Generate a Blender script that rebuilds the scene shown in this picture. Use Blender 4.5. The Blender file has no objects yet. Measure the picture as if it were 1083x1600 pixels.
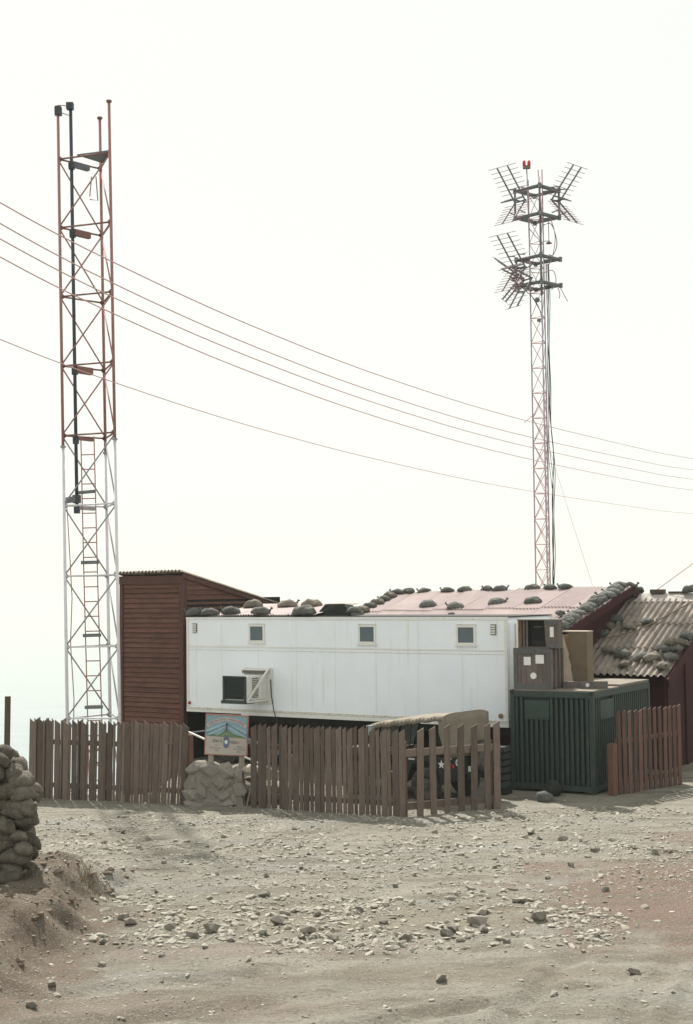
import bpy, bmesh, math, random
import numpy as np
from mathutils import Vector, Matrix, Euler, noise as mnoise

random.seed(7)
SC = bpy.context.scene
COL = SC.collection
R = math.radians

# ------------------------------------------------------------------ camera, sky, sun, exposure
cam_d = bpy.data.cameras.new('camera')
cam_d.sensor_fit = 'VERTICAL'
cam_d.sensor_height = 36.0
cam_d.lens = 50.0
cam_d.clip_start = 0.1
cam_d.clip_end = 60000
cam = bpy.data.objects.new('camera', cam_d)
COL.objects.link(cam)
cam.matrix_world = (Matrix.Translation((0, 0, 4.6)) @ Matrix.Rotation(R(90) + math.atan(124 / 2222.22), 4, 'X')
                    @ Matrix.Rotation(R(-0.7), 4, 'Z'))
SC.camera = cam

SUN_EL, SUN_AZ = R(50), R(-17)          # azimuth from +Y, negative = to the left
world = bpy.data.worlds.new('World')
SC.world = world
world.use_nodes = True
wn, wl = world.node_tree.nodes, world.node_tree.links
bg = wn['Background']
sky = wn.new('ShaderNodeTexSky')
sky.sky_type = 'NISHITA'
sky.sun_disc = False
sky.sun_elevation = SUN_EL
sky.sun_rotation = SUN_AZ
sky.altitude = 0
sky.air_density = 1.0
sky.dust_density = 1.0
sky.ozone_density = 1.0
# thin white overcast veil over the whole sky, even in every direction
veil = wn.new('ShaderNodeMix'); veil.data_type = 'RGBA'
veil.inputs[0].default_value = 0.90
veil.inputs[7].default_value = (8.9, 9.0, 8.3, 1)
wl.new(sky.outputs[0], veil.inputs[6])
wl.new(veil.outputs[2], bg.inputs[0])
bg.inputs[1].default_value = 0.071

sun_d = bpy.data.lights.new('sun', 'SUN')
sun_d.energy = 5.0
sun_d.angle = R(1.2)
sun_d.color = (1.0, 0.955, 0.895)
sun = bpy.data.objects.new('sun', sun_d)
COL.objects.link(sun)
sv = Vector((math.sin(SUN_AZ) * math.cos(SUN_EL), math.cos(SUN_AZ) * math.cos(SUN_EL), math.sin(SUN_EL)))
sun.rotation_euler = (-sv).to_track_quat('-Z', 'Y').to_euler()
sun.location = (0, 0, 60)

vs = SC.view_settings
vs.view_transform = 'Standard'
vs.look = 'None'
vs.exposure = 0.72
vs.gamma = 1.0
vs.use_curve_mapping = False
SC.cycles.volume_bounces = 1
SC.cycles.max_bounces = 8
SC.cycles.use_denoising = True

# ------------------------------------------------------------------ helpers
def tag(o, label=None, cat=None, group=None, kind=None):
    if label: o['label'] = label
    if cat: o['category'] = cat
    if group: o['group'] = group
    if kind: o['kind'] = kind
    return o

def link(name, data, parent=None, M=None):
    o = bpy.data.objects.new(name, data)
    COL.objects.link(o)
    if parent is not None: o.parent = parent
    if M is not None: o.matrix_basis = M
    return o

def empty(name, loc, rz=0.0, label=None, cat=None, group=None):
    o = link(name, None)
    o.location = loc
    o.rotation_euler = (0, 0, rz)
    return tag(o, label, cat, group)

class MB:
    """collects shapes, then becomes one mesh"""
    def __init__(s): s.v, s.f = [], []
    def poly(s, pts, faces):
        b = len(s.v); s.v += [tuple(p) for p in pts]; s.f += [tuple(b + i for i in f) for f in faces]; return s
    def hexa(s, p):
        return s.poly(p, [(0, 3, 2, 1), (4, 5, 6, 7), (0, 1, 5, 4), (1, 2, 6, 5), (2, 3, 7, 6), (3, 0, 4, 7)])
    def bx(s, x0, x1, y0, y1, z0, z1):
        return s.hexa([(x0, y0, z0), (x1, y0, z0), (x1, y1, z0), (x0, y1, z0), (x0, y0, z1), (x1, y0, z1), (x1, y1, z1), (x0, y1, z1)])
    def bar(s, p, q, w, h, up=(0, 0, 1)):
        p, q = Vector(p), Vector(q); d = (q - p).normalized(); u = Vector(up)
        if abs(d.dot(u)) > .98: u = Vector((0, 1, 0))
        a = d.cross(u).normalized() * (w / 2); c = a.cross(d).normalized() * (h / 2)
        return s.hexa([p - a - c, p + a - c, q + a - c, q - a - c, p - a + c, p + a + c, q + a + c, q - a + c])
    def tube(s, p, q, r, n=7, r2=None):
        p, q = Vector(p), Vector(q); d = (q - p).normalized()
        u = Vector((0, 0, 1)) if abs(d.z) < .9 else Vector((1, 0, 0))
        a = d.cross(u).normalized(); c = a.cross(d)
        r2 = r if r2 is None else r2
        pts = []
        for P, rr in ((p, r), (q, r2)):
            for i in range(n):
                t = 2 * math.pi * i / n
                pts.append(P + (a * math.cos(t) + c * math.sin(t)) * rr)
        return s.poly(pts, [(i, (i + 1) % n, n + (i + 1) % n, n + i) for i in range(n)] + [tuple(range(n))[::-1], tuple(range(n, 2 * n))])
    def path(s, P, r, n=6):
        P = [Vector(p) for p in P]; pts = []
        for k, p in enumerate(P):
            d = (P[min(k + 1, len(P) - 1)] - P[max(k - 1, 0)]).normalized()
            u = Vector((0, 0, 1)) if abs(d.z) < .9 else Vector((1, 0, 0))
            a = d.cross(u).normalized(); c = a.cross(d)
            for i in range(n):
                t = 2 * math.pi * i / n
                pts.append(p + (a * math.cos(t) + c * math.sin(t)) * r)
        F = []
        for k in range(len(P) - 1):
            for i in range(n):
                j = (i + 1) % n
                F.append((k * n + i, k * n + j, (k + 1) * n + j, (k + 1) * n + i))
        F += [tuple(range(n))[::-1], tuple(range((len(P) - 1) * n, len(P) * n))]
        return s.poly(pts, F)
    def prism(s, pts2, o, ax, ay, ext):
        o, ax, ay, ext = Vector(o), Vector(ax), Vector(ay), Vector(ext)
        A = [o + ax * x + ay * y for x, y in pts2]; n = len(A)
        return s.poly(A + [p + ext for p in A], [tuple(range(n))[::-1], tuple(range(n, 2 * n))] +
                      [(i, (i + 1) % n, n + (i + 1) % n, n + i) for i in range(n)])
    def disc(s, c, axis, r, t, n=20, r_in=None):
        c, axis = Vector(c), Vector(axis).normalized()
        if r_in is None: return s.tube(c - axis * t / 2, c + axis * t / 2, r, n)
        return s
    def lathe(s, prof, c, axis, n=24):
        c, d = Vector(c), Vector(axis).normalized()
        u = Vector((0, 0, 1)) if abs(d.z) < .9 else Vector((1, 0, 0))
        a = d.cross(u).normalized(); b = a.cross(d); pts = []
        for (r, h) in prof:
            for i in range(n):
                t = 2 * math.pi * i / n
                pts.append(c + d * h + (a * math.cos(t) + b * math.sin(t)) * r)
        m = len(prof); F = []
        for k in range(m):
            k2 = (k + 1) % m
            for i in range(n):
                j = (i + 1) % n
                F.append((k * n + i, k * n + j, k2 * n + j, k2 * n + i))
        return s.poly(pts, F)
    def mesh(s, name, mat, smooth=False):
        me = bpy.data.meshes.new(name); me.from_pydata([tuple(v) for v in s.v], [], s.f); me.update()
        bm = bmesh.new(); bm.from_mesh(me); bmesh.ops.recalc_face_normals(bm, faces=bm.faces); bm.to_mesh(me); bm.free()
        if mat: me.materials.append(mat)
        if smooth: me.polygons.foreach_set('use_smooth', [True] * len(me.polygons))
        return me
    def build(s, name, mat, parent=None, M=None, smooth=False):
        return link(name, s.mesh(name, mat, smooth), parent, M)

def frame(o, ax, ay):
    ax, ay = Vector(ax).normalized(), Vector(ay).normalized(); az = ax.cross(ay).normalized(); ay = az.cross(ax)
    m = Matrix((ax, ay, az)).transposed().to_4x4(); m.translation = Vector(o); return m

def TRS(loc, rot=(0, 0, 0), sc=(1, 1, 1)):
    return Matrix.LocRotScale(Vector(loc), Euler(rot), Vector(sc))

ORD = ['first', 'second', 'third', 'fourth', 'fifth', 'sixth', 'seventh', 'eighth', 'ninth', 'tenth', 'eleventh', 'twelfth', 'thirteenth', 'fourteenth']

# ------------------------------------------------------------------ materials
def mat(name, col, rough=.85, var=.18, scale=6.0, stretch=(1, 1, 1), spot=None, spot_at=(.55, .75), spot_scale=2.0,
        bump=.0, bscale=40.0, metal=0.0, rnd=.0, spec=.25, spot_stretch=(1, 1, 1), bdist=.01):
    m = bpy.data.materials.new(name); m.use_nodes = True
    N, L = m.node_tree.nodes, m.node_tree.links
    b = N['Principled BSDF']
    b.inputs['Roughness'].default_value = rough
    b.inputs['Metallic'].default_value = metal
    b.inputs['Specular IOR Level'].default_value = spec
    tc = N.new('ShaderNodeTexCoord'); oi = N.new('ShaderNodeObjectInfo')
    off = N.new('ShaderNodeVectorMath'); off.operation = 'MULTIPLY_ADD'
    cmb = N.new('ShaderNodeCombineXYZ')
    for i in range(3): L.new(oi.outputs['Random'], cmb.inputs[i])
    off.inputs[1].default_value = (31, 17, 23)
    L.new(cmb.outputs[0], off.inputs[0]); L.new(tc.outputs['Object'], off.inputs[2])
    def noise_(sc, st, det=5.0):
        mp = N.new('ShaderNodeMapping'); mp.inputs['Scale'].default_value = st
        L.new(off.outputs[0], mp.inputs[0])
        t = N.new('ShaderNodeTexNoise'); t.inputs['Scale'].default_value = sc; t.inputs['Detail'].default_value = det
        t.inputs['Roughness'].default_value = .65
        L.new(mp.outputs[0], t.inputs['Vector']); return t
    n1 = noise_(scale, stretch)
    rp = N.new('ShaderNodeValToRGB')
    c = Vector(col)
    rp.color_ramp.elements[0].position = .28; rp.color_ramp.elements[1].position = .72
    rp.color_ramp.elements[0].color = (*(c * (1 - var)), 1); rp.color_ramp.elements[1].color = (*(c * (1 + var)), 1)
    L.new(n1.outputs['Fac'], rp.inputs[0]); out = rp.outputs[0]
    if spot:
        n2 = noise_(spot_scale, spot_stretch, 6)
        r2 = N.new('ShaderNodeMapRange'); r2.inputs[1].default_value, r2.inputs[2].default_value = spot_at
        L.new(n2.outputs['Fac'], r2.inputs[0])
        mx = N.new('ShaderNodeMix'); mx.data_type = 'RGBA'
        L.new(r2.outputs[0], mx.inputs[0]); L.new(out, mx.inputs[6]); mx.inputs[7].default_value = (*spot, 1); out = mx.outputs[2]
    if rnd:
        mr = N.new('ShaderNodeMapRange'); mr.inputs[3].default_value = 1 - rnd; mr.inputs[4].default_value = 1 + rnd
        L.new(oi.outputs['Random'], mr.inputs[0])
        vm = N.new('ShaderNodeVectorMath'); vm.operation = 'SCALE'
        L.new(out, vm.inputs[0]); L.new(mr.outputs[0], vm.inputs['Scale']); out = vm.outputs[0]
    L.new(out, b.inputs['Base Color'])
    if bump:
        n3 = noise_(bscale, stretch, 4)
        bp = N.new('ShaderNodeBump'); bp.inputs['Strength'].default_value = bump; bp.inputs['Distance'].default_value = bdist
        L.new(n3.outputs['Fac'], bp.inputs['Height']); L.new(bp.outputs[0], b.inputs['Normal'])
    return m

M_ = {}
M_['picket'] = mat('weathered_picket_wood', (.132, .103, .087), .9, .28, 9, (3, 3, .35), (.155, .128, .108), (.5, .8), 3, .5, 60, rnd=.34)
M_['picket_r'] = mat('reddish_picket_wood', (.125, .074, .062), .9, .28, 9, (3, 3, .35), (.10, .068, .058), (.5, .8), 3, .5, 60, rnd=.3)
M_['post'] = mat('post_wood', (.10, .075, .055), .9, .25, 8, (3, 3, .3), bump=.5, rnd=.1)
M_['postred'] = mat('red_post_wood', (.135, .075, .055), .9, .25, 8, (3, 3, .3), bump=.5, rnd=.1)
M_['postgrey'] = mat('grey_post_wood', (.30, .27, .23), .9, .2, 8, (3, 3, .3), bump=.5)
M_['tred'] = mat('red_lead_paint', (.32, .165, .15), .6, .2, 8, rnd=.1, spec=.3)
M_['tbrown'] = mat('brown_paint', (.20, .105, .09), .7, .2, 8, rnd=.1)
M_['twhite'] = mat('white_tower_paint', (.62, .61, .64), .55, .1, 6, rnd=.05, spec=.35)
M_['tgrey'] = mat('grey_brace_steel', (.30, .30, .31), .6, .15, 8)
M_['pipe'] = mat('dark_coax_pipe', (.045, .055, .065), .5, .2, 6)
M_['dsteel'] = mat('dark_galvanised_steel', (.145, .16, .17), .6, .2, 10, rnd=.1)
M_['rodred'] = mat('pink_aluminium_rod', (.45, .26, .26), .5, .1, 6)
M_['legpale'] = mat('pale_mast_paint', (.36, .32, .37), .5, .1, 6)
M_['beacon'] = mat('red_beacon_glass', (.55, .03, .03), .25, .1, 6, spec=.5)
M_['cableg'] = mat('green_coax', (.05, .09, .065), .5, .2, 6)
M_['cableb'] = mat('black_cable', (.03, .03, .033), .5, .2, 6)
M_['wire'] = mat('copper_line_wire', (.5, .31, .29), .6, .1, 6)
M_['trailer'] = mat('white_trailer_paint', (.81, .86, .91), .45, .03, 1.2, spot=(.58, .54, .45), spot_at=(.58, .9), spot_scale=1.6, spot_stretch=(4, 4, .22), spec=.4, bump=.35, bscale=1.3, bdist=.05)
M_['trim'] = mat('white_trim', (.72, .72, .69), .5, .08, 5, spot=(.42, .36, .26), spot_at=(.6, .8), spot_scale=5)
M_['trimrust'] = mat('stained_trim', (.62, .61, .54), .6, .1, 5, spot=(.36, .27, .17), spot_at=(.52, .72), spot_scale=9)
M_['wpane'] = mat('dark_screen_pane', (.085, .115, .135), .35, .1, 6, spec=.5)
M_['dark'] = mat('black_shade_steel', (.02, .021, .022), .8, .2, 6)
M_['chassis'] = mat('chassis_olive', (.025, .03, .027), .7, .3, 6)
M_['rubber'] = mat('tyre_rubber', (.05, .047, .044), .9, .25, 8, spot=(.16, .14, .115), spot_at=(.5, .75), spot_scale=4)
M_['acgrey'] = mat('ac_white_metal', (.70, .69, .65), .5, .1, 5, spot=(.4, .35, .27), spot_at=(.6, .8), spot_scale=6)
M_['acdark'] = mat('ac_coil', (.012, .018, .018), .6, .4, 30)
M_['louver'] = mat('ac_louver', (.14, .13, .11), .6, .3, 20)
M_['shed'] = mat('red_brown_board', (.128, .064, .048), .85, .25, 5, (.5, .5, 3), (.078, .046, .039), (.5, .75), 1.5, .4, 30, rnd=.14)
M_['shedtrim'] = mat('red_brown_trim', (.092, .048, .04), .85, .2, 5, (2, 2, .4), bump=.4, rnd=.1)
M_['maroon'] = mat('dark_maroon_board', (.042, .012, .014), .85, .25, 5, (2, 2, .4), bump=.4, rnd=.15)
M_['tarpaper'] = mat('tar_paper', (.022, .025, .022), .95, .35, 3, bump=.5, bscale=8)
M_['pinkroof'] = mat('pinkish_iron_sheet', (.40, .325, .315), .6, .08, 2.0, spot=(.34, .27, .25), spot_at=(.5, .75), spot_scale=1.2, rnd=.1, spec=.3)
M_['greyroof'] = mat('asbestos_sheet', (.25, .215, .185), .9, .22, 3.0, spot=(.14, .12, .105), spot_at=(.48, .72), spot_scale=2.5, rnd=.12, bump=.3)
M_['ridgecap'] = mat('ridge_cap_sheet', (.40, .37, .34), .85, .15, 3.0, spot=(.25, .22, .2), spot_at=(.5, .75), rnd=.1)
M_['shedroof'] = mat('shed_roof_iron', (.24, .20, .16), .75, .2, 3, spot=(.14, .1, .08), spot_at=(.5, .75))
M_['bag'] = mat('sandbag_burlap', (.175, .158, .13), .95, .3, 9, spot=(.11, .10, .082), spot_at=(.45, .7), spot_scale=5, bump=.9, bscale=13, bdist=.035, rnd=.22)
M_['bagdark'] = mat('green_grey_sandbag', (.115, .118, .108), .95, .3, 9, spot=(.08, .083, .076), spot_at=(.45, .7), spot_scale=5, bump=.9, bscale=13, bdist=.035, rnd=.22)
M_['bagwall'] = mat('old_burlap', (.125, .11, .088), .95, .35, 9, spot=(.075, .066, .052), spot_at=(.45, .7), spot_scale=5, bump=1.0, bscale=16, bdist=.04, rnd=.3)
M_['bagpink'] = mat('pale_sandbag', (.42, .35, .30), .95, .2, 9, bump=.7, bscale=70)
M_['tie'] = mat('bag_tie', (.05, .05, .045), .95, .3, 9)
M_['conex'] = mat('dark_green_steel', (.031, .050, .045), .62, .22, 4, spot=(.055, .06, .052), spot_at=(.55, .8), spot_scale=3, rnd=.08, spec=.35)
M_['conextop'] = mat('dusty_container_roof', (.20, .175, .145), .9, .2, 3, spot=(.13, .12, .1), spot_at=(.5, .75))
M_['crate'] = mat('weathered_crate_plank', (.135, .112, .102), .9, .25, 7, (3, 3, .4), (.2, .18, .165), (.5, .8), 3, .5, rnd=.12)
M_['crateframe'] = mat('grey_crate_batten', (.11, .11, .112), .9, .25, 7, (3, 3, .4), bump=.5, rnd=.1)
M_['crateinside'] = mat('raw_plywood', (.26, .16, .085), .9, .25, 6)
M_['card'] = mat('cardboard', (.16, .125, .088), .9, .14, 4, rnd=.05)
M_['cardpale'] = mat('torn_cardboard', (.46, .40, .33), .9, .14, 6)
M_['paper'] = mat('white_paper', (.74, .73, .73), .8, .06, 8)
M_['stone'] = mat('plinth_stone', (.245, .222, .197), .95, .25, 6, spot=(.30, .265, .21), spot_at=(.5, .75), spot_scale=2.5, bump=1.0, bscale=14, bdist=.03, rnd=.07)
M_['mortar'] = mat('plinth_mortar', (.235, .212, .187), .95, .25, 8, spot=(.17, .15, .125), spot_at=(.5, .75), bump=1.0, bscale=14, bdist=.04)
M_['rock'] = mat('loose_rock', (.24, .22, .188), .95, .25, 7, spot=(.13, .118, .095), spot_at=(.5, .75), spot_scale=2, bump=.8, bscale=30, rnd=.32)
M_['rubble'] = mat('rubble_chip', (.305, .287, .24), .95, .42, 8.0, spot=(.125, .112, .092), spot_at=(.52, .72), spot_scale=6.0, bump=.5, bscale=30)
M_['clod'] = mat('bank_earth', (.14, .107, .08), .97, .4, 7, spot=(.075, .057, .043), spot_at=(.5, .7), spot_scale=4, bump=.8, bscale=25)
M_['canvas'] = mat('tan_canvas', (.215, .19, .15), .95, .12, 3, spot=(.17, .15, .118), spot_at=(.5, .75), bump=.8, bscale=5, bdist=.06)
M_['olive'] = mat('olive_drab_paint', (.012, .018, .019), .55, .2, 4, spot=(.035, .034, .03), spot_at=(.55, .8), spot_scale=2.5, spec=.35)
M_['rim'] = mat('dusty_rim', (.10, .095, .085), .7, .3, 6)
M_['star'] = mat('white_stencil', (.72, .72, .70), .7, .05, 8)
M_['redlamp'] = mat('red_lens', (.35, .02, .03), .3, .1, 6, spec=.5)
M_['glass'] = mat('dusty_windscreen', (.30, .34, .35), .2, .1, 4, spec=.5)
M_['mesh_tan'] = mat('jeep_seat', (.07, .065, .05), .9, .2, 6)
M_['grass'] = mat('dry_grass', (.21, .145, .085), .95, .3, 6)
M_['s_board'] = mat('sign_cream', (.42, .385, .345), .7, .08, 9)
M_['s_sky'] = mat('sign_sky_blue', (.22, .33, .38), .7, .1, 9)
M_['s_ray'] = mat('sign_pale_blue', (.34, .47, .53), .7, .08, 9)
M_['s_green'] = mat('sign_green', (.125, .20, .11), .7, .12, 9)
M_['s_red'] = mat('sign_red_border', (.33, .13, .105), .7, .12, 9)
M_['s_ribbon'] = mat('sign_ribbon', (.46, .42, .41), .7, .06, 9)
M_['s_ink'] = mat('sign_ink', (.055, .06, .095), .7, .1, 9)
M_['s_inkb'] = mat('sign_blue_ink', (.10, .16, .26), .7, .1, 9)
M_['s_inkg'] = mat('sign_faded_ink', (.20, .19, .20), .7, .1, 9)
M_['s_inkr'] = mat('sign_ribbon_ink', (.22, .10, .105), .7, .1, 9)

# sea
m = bpy.data.materials.new('sea_water'); m.use_nodes = True
N, L = m.node_tree.nodes, m.node_tree.links
b = N['Principled BSDF']; b.inputs['Base Color'].default_value = (.045, .12, .15, 1); b.inputs['Roughness'].default_value = .35
tc = N.new('ShaderNodeTexCoord'); mp = N.new('ShaderNodeMapping'); mp.inputs['Scale'].default_value = (.004, .02, 1)
nt = N.new('ShaderNodeTexNoise'); nt.inputs['Scale'].default_value = 1.0; nt.inputs['Detail'].default_value = 5
rp = N.new('ShaderNodeValToRGB'); rp.color_ramp.elements[0].color = (.02, .06, .10, 1); rp.color_ramp.elements[1].color = (.10, .17, .21, 1)
rp.color_ramp.elements[0].position = .35; rp.color_ramp.elements[1].position = .65
L.new(tc.outputs['Object'], mp.inputs[0]); L.new(mp.outputs[0], nt.inputs['Vector']); L.new(nt.outputs['Fac'], rp.inputs[0]); L.new(rp.outputs[0], b.inputs['Base Color'])
M_['sea'] = m

# ground: pale dust with laterite, ochre and grey patches of its own
m = bpy.data.materials.new('dusty_ground'); m.use_nodes = True
N, L = m.node_tree.nodes, m.node_tree.links
b = N['Principled BSDF']; b.inputs['Roughness'].default_value = .97; b.inputs['Specular IOR Level'].default_value = .1
tc = N.new('ShaderNodeTexCoord'); POS = tc.outputs['Object']
def g_noise(scale, det=6, rough=.6, st=(1, 1, 1), rot=0, src=None):
    mp = N.new('ShaderNodeMapping'); mp.inputs['Scale'].default_value = st; mp.inputs['Rotation'].default_value = (0, 0, rot)
    L.new(src or POS, mp.inputs[0])
    t = N.new('ShaderNodeTexNoise'); t.inputs['Scale'].default_value = scale; t.inputs['Detail'].default_value = det; t.inputs['Roughness'].default_value = rough
    L.new(mp.outputs[0], t.inputs['Vector']); return t.outputs['Fac']
def g_range(v, a, b_, c=0., d=1., smooth=True):
    r = N.new('ShaderNodeMapRange'); r.inputs[1].default_value = a; r.inputs[2].default_value = b_; r.inputs[3].default_value = c; r.inputs[4].default_value = d
    if smooth: r.interpolation_type = 'SMOOTHSTEP'
    L.new(v, r.inputs[0]); return r.outputs[0]
def g_mix(f, a, c):
    x = N.new('ShaderNodeMix'); x.data_type = 'RGBA'; L.new(f, x.inputs[0])
    for s, k in ((a, 6), (c, 7)):
        if isinstance(s, tuple): x.inputs[k].default_value = (*s, 1)
        else: L.new(s, x.inputs[k])
    return x.outputs[2]
def g_math(op, a, c):
    x = N.new('ShaderNodeMath'); x.operation = op
    for s, k in ((a, 0), (c, 1)):
        if isinstance(s, (int, float)): x.inputs[k].default_value = s
        else: L.new(s, x.inputs[k])
    return x.outputs[0]
def g_blob(cx, cy, rx, ry, edge=.55, wob=.8):
    mp = N.new('ShaderNodeMapping'); mp.vector_type = 'POINT'
    mp.inputs['Location'].default_value = (-cx / rx, -cy / ry, 0); mp.inputs['Scale'].default_value = (1 / rx, 1 / ry, 0)
    L.new(POS, mp.inputs[0])
    ln = N.new('ShaderNodeVectorMath'); ln.operation = 'LENGTH'; L.new(mp.outputs[0], ln.inputs[0])
    w = g_range(g_noise(.9, 6, .65), .25, .75, -wob / 2, wob / 2, False)
    return g_range(g_math('ADD', ln.outputs['Value'], w), 1.0, edge)
c0 = g_mix(g_range(g_noise(.55, 7, .62), .36, .64), (.345, .325, .27), (.272, .256, .208))
c1 = g_mix(g_math('MULTIPLY', g_range(g_noise(.5, 6, .6, (.35, 1.6, 1), .18), .46, .66), .75), c0, (.295, .293, .272))
c2 = g_mix(g_math('MULTIPLY', g_blob(6.0, 21.3, 4.6, 4.3), .9), c1, (.225, .152, .12))
c2 = g_mix(g_math('MULTIPLY', g_blob(7.5, 26.5, 2.6, 1.2), .7), c2, (.225, .15, .12))
c2 = g_mix(g_math('MULTIPLY', g_blob(-.4, 20.4, 4.2, 1.2), .55), c2, (.25, .218, .152))
c2 = g_mix(g_math('MULTIPLY', g_blob(-1.6, 18.7, 3.2, .55), .5), c2, (.265, .205, .18))
c2 = g_mix(g_math('MULTIPLY', g_blob(-5.0, 18.9, 2.15, 4.3, .8, .5), .92), c2, (.19, .145, .108))
c2 = g_mix(g_math('MULTIPLY', g_blob(-2.6, 16.2, 3.0, .8), .6), c2, (.215, .165, .13))
c2 = g_mix(g_math('MULTIPLY', g_blob(1.2, 17.4, 3.4, .5), .55), c2, (.22, .182, .138))
c3 = g_mix(g_math('MULTIPLY', g_range(g_noise(1.5, 6, .62, (.3, 1.6, 1), -.45), .47, .62), .75), c2, (.19, .166, .128))
c4 = g_mix(g_math('MULTIPLY', g_range(g_noise(14, 6, .75), .48, .66), .7), c3, (.17, .155, .128))
c5 = g_mix(g_math('MULTIPLY', g_range(g_noise(34, 4, .75), .53, .66), .6), c4, (.46, .44, .39))
# the far slopes of the hill are scrub, not dust
sx = N.new('ShaderNodeSeparateXYZ'); L.new(POS, sx.inputs[0])
c6 = g_mix(g_range(sx.outputs['Z'], -3.0, -9.0), c5, g_mix(g_range(g_noise(.12, 6), .4, .6), (.09, .10, .05), (.16, .13, .08)))
gsc = N.new('ShaderNodeVectorMath'); gsc.operation = 'SCALE'; gsc.inputs['Scale'].default_value = .90
L.new(c6, gsc.inputs[0]); L.new(gsc.outputs[0], b.inputs['Base Color'])
bp = N.new('ShaderNodeBump'); bp.inputs['Strength'].default_value = 1.0; bp.inputs['Distance'].default_value = .07
hsum = g_math('ADD', g_math('MULTIPLY', g_noise(9, 6, .72), .9), g_math('MULTIPLY', g_noise(26, 5, .75), .8))
L.new(hsum, bp.inputs['Height']); L.new(bp.outputs[0], b.inputs['Normal'])
M_['ground'] = m

# ------------------------------------------------------------------ ground, sea, haze
_rng = np.random.RandomState(3)
_tab = _rng.rand(256, 256)
def vnoise(x, y):
    xi = np.floor(x).astype(int); yi = np.floor(y).astype(int); fx = x - xi; fy = y - yi
    fx = fx * fx * (3 - 2 * fx); fy = fy * fy * (3 - 2 * fy)
    a = _tab[xi % 256, yi % 256]; b_ = _tab[(xi + 1) % 256, yi % 256]; c = _tab[xi % 256, (yi + 1) % 256]; d = _tab[(xi + 1) % 256, (yi + 1) % 256]
    return (a * (1 - fx) + b_ * fx) * (1 - fy) + (c * (1 - fx) + d * fx) * fy - .5
def sst(a, b_, x):
    t = np.clip((x - a) / (b_ - a), 0, 1); return t * t * (3 - 2 * t)
def gh(x, y):
    x = np.asarray(x, float); y = np.asarray(y, float)
    near = sst(60, 35, np.hypot(x, y - 22))
    z = .07 * vnoise(x / 2.3, y / 2.3 + 9) + .035 * vnoise(x / .8 + 40, y / .8) + near * (.04 * vnoise(x / .33, y / .33 + 77) + .024 * vnoise(x / .15 + 5, y / .15))
    # dirt bank under the sandbags
    edge = -3.55 + .5 * vnoise(y / .9, x * 0 + 3.3) + .22 * vnoise(y / .3, x * 0 + 8.1) + .12 * (y - 20)*.4
    bank = sst(0, 1, (edge - x) / .75) * sst(14.6, 18.2, y) * sst(24.5, 22.0, y)
    z = z + bank * (.48 + .26 * vnoise(x / .9, y / .9) + .15 * vnoise(x / .3, y / .3) + .09 * vnoise(x / .14, y / .14 + 31) + .06 * sst(-3.8, -5.2, x))
    # wheel ruts
    for (x0, y0, dx, dy, w, dp) in ((1.3, 14.6, .8, 1.9, .13, .05), (2.6, 14.6, .8, 1.9, .13, .045), (3.1, 14.6, .8, 1.9, .08, .025), (-4.4, 15.0, 1.9, .75, .16, .06), (-4.4, 16.4, 1.9, .7, .16, .05), (-2.0, 14.6, 1.9, .9, .13, .045), (-.9, 14.8, 1.9, 1.0, .13, .035)):
        ln = math.hypot(dx, dy); s = (x - x0) * dy / ln - (y - y0) * dx / ln
        al = ((x - x0) * dx + (y - y0) * dy) / ln
        s = s + .16 * vnoise(al / 2.4, al * 0 + x0)
        m_ = sst(-1.5, .5, al) * sst(5.0, 3.2, al)
        z = z + m_ * (-dp * np.exp(-(s / w) ** 2) + .45 * dp * np.exp(-((np.abs(s) - 2.0 * w) / (.7 * w)) ** 2))
    # levelled strip along fences and buildings
    flat = sst(28.6, 30.2, y) * sst(70, 50, y)
    z = z * (1 - .55 * flat)
    # the hill falls away behind the fence with the tower and all round
    d1 = np.maximum(0, y - 33.0 + .5 * vnoise(x / 1.2, y * 0 + 2.)) * sst(-4.3, -5.8, x)
    far = np.maximum(0, np.hypot(x - 6, (y - 24)) - 48)
    left = np.maximum(0, -x - 8.5) * .5 * sst(16, 24, y)
    return z - .42 * np.minimum(d1, 60) - .5 * far - left * sst(80, 60, left)

xs = np.unique(np.round(np.concatenate([-np.geomspace(9, 1500, 34)[::-1], np.arange(-8.9, 9.8, .075), np.geomspace(9.9, 1500, 34)]), 4))
ys = np.unique(np.round(np.concatenate([np.linspace(-1400, -30, 22), np.arange(-28, 11, 3), np.arange(12, 34.5, .075), np.arange(34.7, 52, .35), np.geomspace(52.5, 1500, 36)]), 4))
XX, YY = np.meshgrid(xs, ys)
ZZ = np.maximum(gh(XX, YY), -262)
nx, ny = len(xs), len(ys)
vv = np.stack([XX.ravel(), YY.ravel(), ZZ.ravel()], 1)
ii = np.arange(nx * ny).reshape(ny, nx)
ff = np.stack([ii[:-1, :-1].ravel(), ii[:-1, 1:].ravel(), ii[1:, 1:].ravel(), ii[1:, :-1].ravel()], 1)
def np_mesh(name, V, F, material, smooth=True):
    me = bpy.data.meshes.new(name); k = F.shape[1]
    me.vertices.add(len(V)); me.vertices.foreach_set('co', V.astype(np.float32).ravel())
    me.loops.add(F.size); me.loops.foreach_set('vertex_index', F.astype(np.int32).ravel())
    me.polygons.add(len(F)); me.polygons.foreach_set('loop_start', np.arange(0, F.size, k, dtype=np.int32))
    me.update(calc_edges=True); me.validate()
    me.polygons.foreach_set('use_smooth', np.full(len(F), smooth, dtype=bool))
    me.materials.append(material); return me
tag(link('ground', np_mesh('ground', vv, ff, M_['ground'])), kind='structure')
def G(x, y): return float(gh(x, y))

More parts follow.
